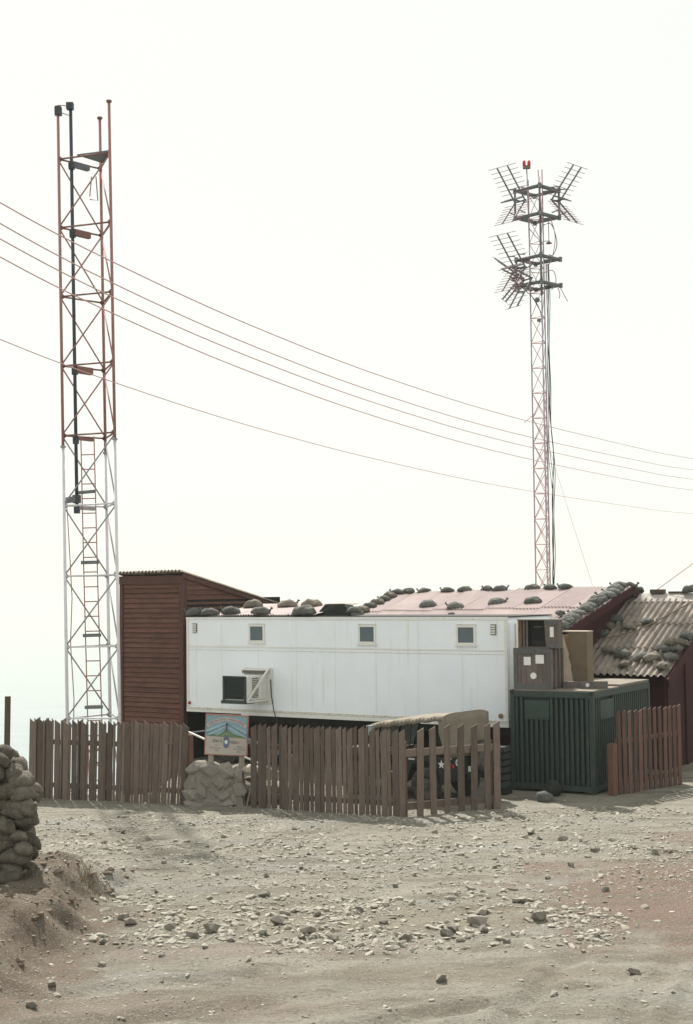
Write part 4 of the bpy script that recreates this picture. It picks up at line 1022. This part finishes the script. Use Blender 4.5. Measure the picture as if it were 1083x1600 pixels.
tag(MB().bx(-.05, .05, -.05, .05, -.3, 2.84).build('wooden_post', M_['post'], None, TRS((-6.0, 25.0, 0), (0, R(.8), .2))), 'lone dark wooden post behind the sandbag wall at left edge', 'post')

# ------------------------------------------------------------------ sandbag wall at the left edge
course_z = [.18 + .152 * k for k in range(14)]
right_x = [-4.92, -4.88, -4.84, -4.74, -4.68, -4.62, -4.72, -4.66, -4.72, -4.64, -4.68, -4.74, -4.84, -5.0]
where = ('at right end', 'second from right end', 'third from right end', 'fourth from right end')
for c, z in enumerate(course_z):
    x = right_x[c]
    for k in range(4):
        end_on = (c * 2 + k) % 5 not in (1, 3)
        wd = .26 if end_on else .38
        for d in range(2 if k < 2 else 1):
            yc = 20.75 + random.uniform(-.09, .09) + .40 * d + .04 * c
            side_ = ', rear one' if d else ''
            sandbag((x - wd / 2, yc, z + random.uniform(-.035, .035)), (random.uniform(-.35, .35), random.uniform(-.3, .3) + (.22 if k == 0 else 0), (R(90) if end_on else 0) + random.uniform(-.5, .5)),
                    f'sandbag in the left wall, {ORD[c]} course up, {where[k]}{side_}', 'sandbags of the left wall', 'wall', random.uniform(.74, .92))
        x -= wd * .84

# ------------------------------------------------------------------ lattice tower
tw = empty('lattice_tower', (-7.52, 38.3, 0), 0, 'tall three-legged lattice tower painted red above and white below', 'tower')
tw.rotation_euler = (0, R(-.82), 0)
Lp, Rp, Mp = Vector((0, 0, 0)), Vector((1.48, -.47, 0)), Vector((.98, .98, 0))
legs = {'L': Lp, 'R': Rp, 'M': Mp}
ZB, DZ, ZJ, ZT = 1.30, 1.90, 8.60, 18.05
def up(p, z): return Vector((p.x, p.y, z))
for k_, p in legs.items():
    zj = ZJ + {'L': 0, 'R': .12, 'M': -.1}[k_]
    MB().tube(up(p, -3.2), up(p, zj), .043, 10).build('leg', M_['twhite'], tw, None, True)
    MB().tube(up(p, zj), up(p, ZT + {'L': -.1, 'R': -.14, 'M': -.1}[k_]), .040, 10).build('leg', M_['tred'], tw, None, True)
    for zf in (zj, ZT + {'L': -.1, 'R': -.14, 'M': -.1}[k_]):
        MB().disc(up(p, zf), (0, 0, 1), .075, .05, 10).build('flange', M_['tbrown'] if zf > 9 else M_['tgrey'], tw)
gus = MB().poly([(0, 0, .11), (.14, 0, 0), (0, 0, -.11), (0, .014, .11), (.14, .014, 0), (0, .014, -.11)], [(0, 1, 2), (3, 5, 4), (0, 3, 4, 1), (1, 4, 5, 2), (2, 5, 3, 0)])
gmr, gmw = gus.mesh('gusset', M_['tbrown']), gus.mesh('gusset', M_['tgrey'])
for k in range(-2, 9):
    z = ZB + DZ * k; mt = M_['tbrown'] if z > ZJ else M_['twhite']; gm = gmr if z > ZJ else gmw
    for a_, b_ in (('L', 'R'), ('R', 'M'), ('M', 'L')):
        A, B = up(legs[a_], z), up(legs[b_], z)
        MB().tube(A, B, .025, 6).build('strut', mt, tw, None, True)
        an_ = math.atan2(B.y - A.y, B.x - A.x)
        link('gusset', gm, tw, TRS(A, (0, 0, an_))); link('gusset', gm, tw, TRS(B, (0, 0, an_ + math.pi)))
    if k < 8:
        for a_, b_ in (('L', 'M'), ('R', 'L'), ('M', 'R')):
            zt = z + DZ
            m2 = M_['tred'] if zt > ZJ + .5 else M_['tgrey']
            MB().tube(up(legs[a_], zt - .04), up(legs[b_], z + .04), .0205, 6).build('brace', m2, tw, None, True)
pp = Lp + (Mp - Lp) * .30
MB().tube(up(pp, 7.0), up(pp, 18.12), .047, 10).build('coax_pipe', M_['pipe'], tw, None, True)
MB().bx(pp.x - .11, pp.x + .08, pp.y - .09, pp.y + .09, 17.98, 18.16).build('pipe_clamp', M_['pipe'], tw)
MB().bx(-.08, .10, -.08, .08, 17.72, 17.95).build('pipe_clamp', M_['pipe'], tw)
MB().bar((0, 0, 18.0), (pp.x, pp.y, 18.08), .02, .02).build('clamp_arm', M_['tred'], tw); MB().bar((.05, 0, 17.8), (pp.x, pp.y, 17.8), .02, .02).build('clamp_arm', M_['tgrey'], tw)
dLM = (Mp - Lp).normalized()
for k, hgt, mt in ((8, .15, 'dsteel'), (7, .17, 'tbrown'), (5, .19, 'tbrown'), (4, .07, 'tbrown'), (3, .08, 'tgrey')):
    z = ZB + DZ * k; a_ = up(Lp + dLM * .44, z - .05); b_ = up(Lp + dLM * .98, z - .07)
    MB().bar(a_, b_, .13, hgt).build('bracket', M_[mt], tw)
    MB().bx(pp.x - .075, pp.x + .075, pp.y - .075, pp.y + .075, z - .2, z - .02).build('pipe_clamp', M_['pipe'], tw)
MB().bar(up(Lp, 7.15) + Vector((.05, .1, 0)), up(pp, 7.2), .12, .17).build('bracket', M_['dsteel'], tw); MB().bar(up(pp, 7.36), up(pp + Vector((.5, .1, 0)), 7.40), .05, .09).build('bracket', M_['dsteel'], tw)
MB().bx(pp.x - .1, pp.x + .1, pp.y - .1, pp.y + .1, 7.08, 7.3).build('pipe_clamp', M_['pipe'], tw)
z = ZB + DZ * 8
A, B, C = up(Rp, z + .04), up(Rp + (Lp - Rp) * .64, z + .04), up(Rp + (Mp - Rp) * .75, z + .04)
MB().poly([A, B, C, A + Vector((0, 0, .03)), B + Vector((0, 0, .03)), C + Vector((0, 0, .03))], [(0, 2, 1), (3, 4, 5), (0, 1, 4, 3), (1, 2, 5, 4), (2, 0, 3, 5)]).build('platform', M_['dsteel'], tw)
MB().path([(.86, .2, 16.05), (.80, .2, 15.5)], .017, 5).build('hook_wire', M_['tred'], tw)
MB().path([(.98, .2, 16.05), (1.02, .2, 15.38), (.80, .2, 15.42)], .017, 5).build('hook_wire', M_['tred'], tw)
# ladder
ld = MB().path([(.42, .35, 8.9), (.45, .30, 5.2), (.50, .25, 1.3), (.52, .22, -1.5)], .017, 6).path([(.78, .35, 8.9), (.82, .30, 5.2), (.88, .25, 1.3), (.90, .22, -1.5)], .017, 6).build('ladder', M_['tred'], tw)
z = -1.2
while z < 8.8:
    t_ = (8.9 - z) / 10.4; xo = .42 + .10 * t_; yo = .35 - .13 * t_
    MB().tube((xo, yo, z), (xo + .37, yo, z), .016, 5).build('rung', M_['tred'], ld); z += .40
for z in (5.46, 3.49, 1.56):
    t_ = (8.9 - z) / 10.4; xo = .42 + .10 * t_ - .06
    MB().bx(xo, xo + .48, .2, .30, z - .045, z + .045).build('step_plate', M_['dsteel'], ld)
MB().path([(.06, .1, 7.0), (.12, .1, 5.6), (.16, .1, 4.5), (.10, .1, 3.3), (.17, .1, 1.8), (.12, .1, .3)], .014, 5).build('earth_wire', M_['tred'], tw, None, True)

# ------------------------------------------------------------------ slim antenna tower
at_ = empty('antenna_tower', (6.36, 46.0, 0), 0, 'slim triangular mast carrying grid reflector antennas and a red twin beacon', 'tower')
AL, AM, AR = Vector((-.27, 0, 0)), Vector((.05, -.38, 0)), Vector((.20, .06, 0))
AT = 18.0
for p, r_ in ((AL, .024), (AM, .024), (AR, .022)):
    MB().tube(up(p, -1), up(p, AT if p is not AR else 17.6), r_, 7).build('leg', M_['legpale'], at_, None, True)
z = 0.3; k = 0
while z < 17.4:
    for A, B in ((AL, AM), (AM, AR), (AR, AL)):
        MB().tube(up(A, z), up(B, z), .013, 5).build('strut', M_['rodred'], at_)
        if z < 10.5:
            MB().tube(up(A, z), up(B, z + .82), .011, 5).build('brace', M_['rodred'], at_); MB().tube(up(B, z), up(A, z + .82), .011, 5).build('brace', M_['rodred'], at_)
        else:
            MB().tube(up(A, z), up(B, z + .82), .011, 5).build('brace', M_['rodred'], at_)
    z += .82; k += 1
# ring frames round the mast
FR = .72
def ringframe(zc):
    c = [Vector((-FR, 0, zc)), Vector((0, -FR * .9, zc)), Vector((FR, 0, zc)), Vector((0, FR * .9, zc))]
    c = [q + Vector((0, -.08, 0)) for q in c]
    rg = MB()
    for i in range(4):
        rg.tube(c[i], c[(i + 1) % 4], .048, 8); rg.tube(c[i] * .72 + Vector((0, -.02, zc * .28)), c[(i + 1) % 4] * .72 + Vector((0, -.02, zc * .28)), .03, 8)
    root = rg.build('mount_frame', M_['dsteel'], at_, None, True)
    for q in c: MB().bx(q.x - .055, q.x + .055, q.y - .055, q.y + .055, q.z - .075, q.z + .075).build('clamp', M_['dsteel'], root)
    for A in (AL, AM, AR):
        nb_ = min(c, key=lambda q: (q.xy - A.xy).length); MB().tube(up(A, zc), nb_, .034, 6).build('stay', M_['dsteel'], root)
    return c
zf = [17.62, 16.72, 15.34, 14.48]
rings = [ringframe(z) for z in zf]
for (a_, b_) in ((0, 1), (2, 3)):
    for i in (0, 1, 2):
        if a_ == 2 and i == 2: continue
        MB().tube(rings[a_][i], rings[b_][i], .036, 7).build('mount_pole', M_['dsteel'], at_, None, True)
def reflector(apex, az, el_up=47, el_dn=50, rl=1.1, nr=8, lnp=1.32, lnd=1.08, dip=True, name='reflector_antenna'):
    """corner reflector: two grids of horizontal rods opening towards az, dipole between them"""
    out = Vector((math.sin(az), math.cos(az), 0)); rod = Vector((out.y, -out.x, 0)); apex = Vector(apex)
    ro = MB()
    ro.tube(apex - rod * .25, apex + rod * .25, .03, 7)
    a_ = ro.build(name, M_['dsteel'], at_, None, True)
    for el, lnp in ((el_up, lnp), (-el_dn, lnd)):
        d = out * math.cos(R(el)) + Vector((0, 0, math.sin(R(el))))
        for s in (-.21, .21):
            MB().tube(apex + rod * s, apex + rod * s + d * lnp, .028, 6).build('rail', M_['dsteel'], a_)
            MB().tube(apex + rod * s + d * .5, apex + rod * s * 1.0 + Vector((0, 0, math.copysign(.42, el))), .021, 5).build('strut', M_['dsteel'], a_)
        for k in range(nr):
            q = apex + d * (.16 + (lnp - .16) * k / (nr - 1))
            MB().tube(q - rod * rl / 2, q + rod * rl / 2, .0105, 5).build('rod', M_['rodred'], a_)
    if dip:
        q = apex + out * .34
        MB().tube(q - rod * .02, q + rod * .52, .040, 8, .026).build('dipole', M_['dsteel'], a_, None, True); MB().tube(q, q - rod * .40, .034, 8, .018).build('dipole', M_['dsteel'], a_, None, True)
        MB().tube(apex, q, .03, 7).build('dipole_arm', M_['dsteel'], a_, None, True)
zc = (zf[0] + zf[1]) / 2 + .1
reflector((-.56, -.10, zc), R(225)); reflector((.60, -.10, zc), R(135))
zc = (zf[2] + zf[3]) / 2 + .1
reflector((-.60, -.12, zc + .05), R(225)); reflector((-.50, .10, zc - .22), R(290), 38, 48, .9, 8, 1.1, .95); reflector((-.38, -.30, zc - .36), R(240), 18, 58, .85, 6, .9, 1.15, False)
# beacon, whips, lamps, cables
MB().tube((-.27, -.02, 16.3), (-.31, -.02, 18.38), .022, 7).build('beacon_mast', M_['legpale'], at_, None, True)
bc = MB().bx(-.43, -.19, -.08, .05, 18.38, 18.48).build('beacon_base', M_['tbrown'], at_)
for x in (-.39, -.23):
    MB().lathe([(.005, 0), (.052, 0), (.056, .10), (.045, .16), (.005, .18)], (x, -.015, 18.48), (0, 0, 1), 12).build('beacon_lamp', M_['beacon'], bc, None, True)
MB().tube((.06, -.3, 16.5), (.03, -.3, 18.25), .016, 5).build('whip', M_['rodred'], at_); MB().tube((.18, -.1, 16.5), (.18, -.1, 18.32), .018, 5).build('whip', M_['rodred'], at_)
MB().tube((.05, -.40, 14.1), (.05, -.40, 17.3), .034, 8).build('front_pole', M_['dsteel'], at_, None, True)
for (x, z, r_) in ((-.10, 13.95, .085), (-.06, 13.28, .065)):
    MB().lathe([(.004, -.05), (r_ * .8, -.05), (r_, 0), (r_ * .8, .06), (.004, .07)], (x, -.4, z), (0, -1, 0), 16).build('obstruction_lamp', M_['dsteel'], at_, None, True)
    MB().tube((x, -.38, z), (.05, -.38, z - .08), .012, 5).build('lamp_arm', M_['dsteel'], at_)
hn = MB().lathe([(.02, 0), (.05, .04), (.10, .07), (.10, .09), (.02, .05)], (.36, -.1, 15.95), (0, 0, -1), 14).build('horn', M_['tbrown'], at_)
MB().tube((.36, -.1, 15.94), (.36, -.1, 16.6), .012, 5).build('horn_arm', M_['dsteel'], at_); MB().tube((.2, -.05, 15.95), (.36, -.1, 15.95), .012, 5).build('horn_arm', M_['dsteel'], at_)
rs = random.Random(5)
for j, (x0, mt, r_) in enumerate(((.30, 'cableb', .015), (.335, 'cableg', .013), (.27, 'cableg', .010), (.25, 'cableb', .010))):
    P = []
    for i in range(34):
        z = 15.2 - i * .46
        P.append((x0 + (.035 * math.sin(z * .9 + j * .6) + .03 * math.sin(z * 2.3 + j)) * (1 if z < 11 else .5) + max(0, (12 - z)) * .004, -.05 + .03 * math.cos(z + j), z))
    MB().path(P, r_, 6).build('coax_cable', M_[mt], at_, None, True)
def loop(P, r_=.014, mt='rodred'):
    pts = []
    P = [Vector(p) for p in P]
    for i in range(len(P) - 1):
        p0, p1, p2, p3 = P[max(i - 1, 0)], P[i], P[i + 1], P[min(i + 2, len(P) - 1)]
        for k in range(5):
            t = k / 5
            pts.append(.5 * ((2 * p1) + (p2 - p0) * t + (2 * p0 - 5 * p1 + 4 * p2 - p3) * t * t + (3 * p1 - p0 - 3 * p2 + p3) * t ** 3))
    pts.append(P[-1]); MB().path(pts, r_, 5).build('feed_cable', M_[mt], at_, None, True)
loop([(.05, -.35, 16.6), (.35, -.2, 16.75), (.55, -.2, 16.1), (.45, -.2, 15.4), (.3, -.1, 15.1)]); loop([(.2, 0, 16.5), (.45, -.1, 16.5), (.62, -.1, 15.9), (.5, -.1, 15.5), (.35, -.1, 15.5)], .014, 'cableg')
loop([(-.3, -.2, 14.9), (.1, -.3, 14.85), (.45, -.2, 14.95), (.55, -.2, 14.6), (.4, -.2, 14.3)]); loop([(-.45, -.1, 17.2), (-.1, -.3, 17.35), (.1, -.35, 17.0), (.05, -.3, 16.2)])
loop([(-.27, 0, 16.4), (-.1, -.2, 16.1), (.02, -.35, 15.9), (.05, -.3, 15.5)]); loop([(-.5, 0, 14.4), (-.2, -.2, 14.05), (0, -.3, 13.6), (.05, -.3, 13.2)], .013, 'cableb')
loop([(.62, -.1, 14.4), (.68, -.1, 14.2), (.66, -.1, 14.05)]); loop([(.7, -.1, 14.4), (.85, -.1, 14.1), (.93, -.1, 13.95)])
loop([(-.2, 0, 10.3), (-.32, 0, 10.2), (-.55, 0, 10.0)], .013)
def wire(label, P, r_=.008, name='guy_wire', cat='wire', mt='wire', group=None):
    tag(MB().path(P, r_, 6).build(name, M_[mt], None, None, True), label, cat, group)
wire('thin guy wire slanting from mast down to the pinkish roof', [(6.6, 46, 9.2), (7.2, 45.5, 6.8), (7.85, 44.9, 4.3)], .006)
wire('thin wire rising to the right above the grey wavy roof', [(8.4, 39.9, 4.35), (9.6, 39.2, 5.3), (14.5, 36.2, 9.4)], .011)

# ------------------------------------------------------------------ overhead lines
LINES = [[(-10.9, 19.18, 14.32), (-9.23, 22.77, 13.32), (-6.83, 27.94, 12.42), (-4.91, 32.06, 11.99), (-2.35, 37.57, 11.65), (1.25, 45.34, 11.46), (6.73, 57.12, 11.55), (16.01, 77.11, 12.18), (22.1, 90.21, 12.76), (43.86, 137.06, 15.29)],
         [(-11.06, 19.48, 14.23), (-9.37, 23.12, 13.11), (-6.93, 28.36, 12.11), (-4.99, 32.54, 11.61), (-2.39, 38.13, 11.22), (1.27, 46.01, 10.97), (6.81, 57.95, 11.0), (16.23, 78.22, 11.59), (22.39, 91.49, 12.15), (44.45, 138.98, 14.67)],
         [(-11.22, 19.77, 14.01), (-9.5, 23.47, 12.9), (-7.03, 28.79, 11.9), (-5.07, 33.03, 11.39), (-2.43, 38.7, 10.98), (1.28, 46.68, 10.7), (6.9, 58.79, 10.67), (16.45, 79.33, 11.15), (22.69, 92.79, 11.64), (45.02, 140.86, 13.87)],
         [(-11.38, 20.07, 13.79), (-9.64, 23.82, 12.66), (-7.14, 29.21, 11.63), (-5.14, 33.51, 11.1), (-2.47, 39.26, 10.66), (1.29, 47.36, 10.34), (6.99, 59.63, 10.24), (16.66, 80.44, 10.6), (22.99, 94.07, 11.02), (45.59, 142.72, 12.98)],
         [(-11.53, 20.4, 11.63), (-9.77, 24.19, 10.77), (-7.24, 29.64, 9.98), (-5.22, 33.98, 9.57), (-2.52, 39.8, 9.23), (1.29, 48.0, 8.99), (7.06, 60.41, 8.91), (16.84, 81.47, 9.18), (23.24, 95.24, 9.5), (46.05, 144.36, 10.99)]]
NM = ['topmost of the five overhead lines crossing the sky', 'second from the top of the five overhead lines', 'third from the top of the five overhead lines', 'fourth from the top of the five overhead lines', 'lowest of the five overhead lines, well below the other four']
for i, P in enumerate(LINES):
    V = [Vector(p) for p in P]; pts = []
    for k in range(len(V) - 1):
        p0, p1, p2, p3 = V[max(k - 1, 0)], V[k], V[k + 1], V[min(k + 2, len(V) - 1)]
        for q in range(6):
            t = q / 6
            pts.append(.5 * ((2 * p1) + (p2 - p0) * t + (2 * p0 - 5 * p1 + 4 * p2 - p3) * t * t + (3 * p1 - p0 - 3 * p2 + p3) * t ** 3))
    pts.append(V[-1])
    wire(NM[i], pts, .0135 if i < 4 else .0105, 'overhead_line', 'cable', 'wire', 'overhead lines')

# ------------------------------------------------------------------ loose stones
ROCKS = [(-1.32, 21.78), (-0.96, 20.69), (-0.99, 19.99), (-0.6, 19.52), (-0.48, 20.55), (0.34, 20.95), (-0.25, 19.05), (0.09, 18.79), (0.71, 19.1), (0.68, 22.51), (-1.3, 18.03), (-1.08, 27.75), (-3.17, 24.41), (-1.37, 23.28), (-0.83, 23.99), (1.85, 25.51), (2.38, 23.84), (3.12, 22.85), (1.82, 22.06), (1.5, 21.49), (1.85, 20.5), (1.74, 19.81), (1.78, 19.47), (1.39, 19.53), (1.27, 19.32), (2.47, 21.17), (2.59, 20.03), (2.81, 19.9), (3.62, 23.71), (3.91, 26.48), (5.55, 25.02), (5.26, 24.92), (3.85, 21.8), (3.38, 17.33), (2.29, 16.46), (1.05, 17.1), (3.4, 27.14), (-3.83, 25.96), (-3.22, 20.41), (-3.09, 20.17), (-3.3, 19.2), (-3.14, 18.11), (-4.41, 27.84), (-3.76, 26.95), (-5.85, 28.78), (-4.26, 24.31), (-3.54, 17.06), (-3.57, 16.16), (-2.15, 19.46), (-1.91, 19.66), (-2.51, 19.88), (-1.61, 19.12), (0.45, 20.1), (0.1, 20.72), (2.02, 18.93), (4.29, 25.22), (2.86, 28.84), (3.29, 29.21), (1.61, 27.41), (-0.09, 25.52), (-2.37, 26.99), (-3.14, 28.5)]
rkv = [hull_mesh('loose_stone', 200 + i, M_['rock'], 13, (1.1, .9, .75)) for i in range(9)]
rs = random.Random(12)
def stone_place(x, y):
    row = 0 if y > 26.2 else 1 if y > 22.2 else 2 if y > 18.6 else 3
    u = x / y
    colm = 0 if u < -.155 else 1 if u < -.07 else 2 if u < .04 else 3 if u < .11 else 4
    return row, colm
cells = {}
for (x, y) in ROCKS: cells.setdefault(stone_place(x, y), []).append((x / y, x, y))
for k_ in cells: cells[k_].sort()
ROWN = ['on the ground close to the fences', 'on the middle ground', 'in the coarse rubble band', 'on the bare foreground']
COLN = ['below the left fence', 'below the sign', 'below the centre fence', 'below the jeep', 'below the green container']
for i, (x, y) in enumerate(ROCKS):
    s = rs.uniform(.11, .2) if 18.6 < y < 22.6 else rs.uniform(.09, .17)
    if i in (2, 3, 20, 21, 26, 36): s = .22
    sx = s * rs.uniform(1, 1.5)
    o = link('loose_stone', rkv[i % 9], None, TRS((x, y, G(x, y) + s * .22), (rs.uniform(-.3, .3), rs.uniform(-.3, .3), rs.uniform(0, 6.3)), (sx, s, s * rs.uniform(.8, 1.1))))
    kc = stone_place(x, y); mates = cells[kc]; j = [m_[1:] for m_ in mates].index((x, y))
    lb = f'stone {ROWN[kc[0]]} {COLN[kc[1]]}' + (f', {ORD[j]} from left' if len(mates) > 1 else '')
    tag(o, lb, 'stone', 'loose stones on the ground')

# rubble: thousands of chips, nobody could count them
rg = np.random.RandomState(21)
ico = bmesh.new(); bmesh.ops.create_icosphere(ico, subdivisions=1, radius=.5)
iv = np.array([v.co[:] for v in ico.verts]); jf = np.array([[v.index for v in f.verts] for f in ico.faces]); ico.free()
def sample(nc, x0, x1, y0, y1, smin, smax, mask=None):
    x = rg.uniform(x0, x1, nc); y = rg.uniform(y0, y1, nc)
    keep = vnoise(x / 1.1 + 11, y / .7 + 4) + .5 > rg.rand(nc) * .95 if mask is None else mask(x, y)
    ed = np.minimum(np.minimum(y - y0, y1 - y) / .9, np.minimum(x - x0, x1 - x) / 1.1) + 1.6 * vnoise(x / .8 + 3, y / .5 + 21)
    keep &= rg.rand(nc) < np.clip(ed + .15, 0, 1)
    x, y = x[keep], y[keep]
    s = smin * (smax / smin) ** (rg.rand(len(x)) ** 2.2)
    return x, y, s
parts = [sample(13000, -7, 7, 22.0, 30.3, .025, .11), sample(6000, -3.7, 3.8, 18.3, 22.1, .025, .14), sample(900, 1, 4.5, 19, 24, .03, .14), sample(1500, -8, 8, 14.5, 19.2, .02, .07),
         sample(1300, -7, 7.5, 24.2, 27, .05, .16), sample(900, 2.5, 8.5, 19, 25, .025, .09), sample(700, -8, 9, 29.5, 32.5, .03, .12), sample(150, -6, -3, 16, 23, .02, .09), sample(700, -3.7, .6, 18.5, 21.2, .05, .19), sample(16000, -8.5, 9, 13.5, 31.5, .012, .05), sample(15000, -7, 6.5, 21.0, 30.6, .018, .06), sample(500, -6, -3.2, 15.5, 23, .012, .05)]
X = np.concatenate([p[0] for p in parts]); Y = np.concatenate([p[1] for p in parts]); S = np.concatenate([p[2] for p in parts])
okm = ~((Y > 30.2) & (X < -3.3) & (Y > 32.2)); X, Y, S = X[okm], Y[okm], S[okm]
nR = len(X); Z = gh(X, Y)
base = iv[None] * (1 + .55 * (rg.rand(nR, len(iv), 1) - .5))
base = base * np.stack([rg.uniform(.9, 1.7, nR), rg.uniform(.7, 1.1, nR), rg.uniform(.3, .75, nR)], 1)[:, None, :] * S[:, None, None]
ta, tb = rg.normal(0, .28, nR), rg.uniform(0, 6.28, nR)
ca, sa = np.cos(ta)[:, None], np.sin(ta)[:, None]
xx, zz = base[..., 0] * ca + base[..., 2] * sa, -base[..., 0] * sa + base[..., 2] * ca
cb_, sb_ = np.cos(tb)[:, None], np.sin(tb)[:, None]
x2, y2 = xx * cb_ - base[..., 1] * sb_, xx * sb_ + base[..., 1] * cb_
V = np.stack([x2 + X[:, None], y2 + Y[:, None], zz + (Z + S * .05)[:, None]], 2).reshape(-1, 3)
F = (jf[None] + (np.arange(nR) * len(iv))[:, None, None]).reshape(-1, 3)
tag(link('rubble', np_mesh('rubble', V, F, M_['rubble'], False)), 'scattered pale stone chips covering the dusty ground', 'rubble', kind='stuff')

# earth clods of the bank
nC = 650; X = rg.uniform(-5.6, -3.25, nC); Y = rg.uniform(16.4, 23.4, nC); S = .025 * (.15 / .025) ** (rg.rand(nC) ** 2.4); Z = gh(X, Y)
kp_ = (Z > .10); X, Y, S, Z = X[kp_], Y[kp_], S[kp_], Z[kp_]; nC = len(X)
base = iv[None] * (1 + .6 * (rg.rand(nC, len(iv), 1) - .5)) * np.stack([rg.uniform(.9, 1.5, nC), rg.uniform(.8, 1.2, nC), rg.uniform(.6, 1.0, nC)], 1)[:, None, :] * S[:, None, None]
V = base + np.stack([X, Y, Z - S * .05], 1)[:, None, :]
F = (jf[None] + (np.arange(nC) * len(iv))[:, None, None]).reshape(-1, 3)
tag(link('earth_clods', np_mesh('earth_clods', V.reshape(-1, 3), F, M_['clod'], False)), 'brown earth clods strewn over the bank below the sandbags', 'earth', kind='stuff')
# dry grass on the bank
gb = MB(); rs = random.Random(4)
for i in range(260):
    x, y = -3.95 + rs.gauss(0, .12), 21.7 + rs.gauss(0, .18)
    z = G(x, y); h = rs.uniform(.04, .10); a = rs.uniform(0, 6.28); w = .006; dx, dy = math.cos(a) * w, math.sin(a) * w; lx, ly = rs.gauss(0, .04), rs.gauss(0, .04)
    gb.poly([(x - dx, y - dy, z - .01), (x + dx, y + dy, z - .01), (x + lx, y + ly, z + h)], [(0, 1, 2)])
tag(gb.build('dry_grass', M_['grass']), 'tuft of dry brown grass on the dirt bank', 'grass', kind='stuff')

# ------------------------------------------------------------------ haze over the sea
hz = bpy.data.materials.new('haze_air'); hz.use_nodes = True
N, L = hz.node_tree.nodes, hz.node_tree.links
for nd in list(N):
    if nd.type == 'BSDF_PRINCIPLED': N.remove(nd)
pv = N.new('ShaderNodeVolumePrincipled'); pv.inputs['Color'].default_value = (.775, .80, .745, 1); pv.inputs['Density'].default_value = .00034; pv.inputs['Anisotropy'].default_value = 0.0
L.new(pv.outputs[0], N['Material Output'].inputs['Volume'])
hb = MB().bx(-23000, 23000, -23000, 23000, -263.5, 20.5).build('haze', hz)
tag(hb, kind='stuff')
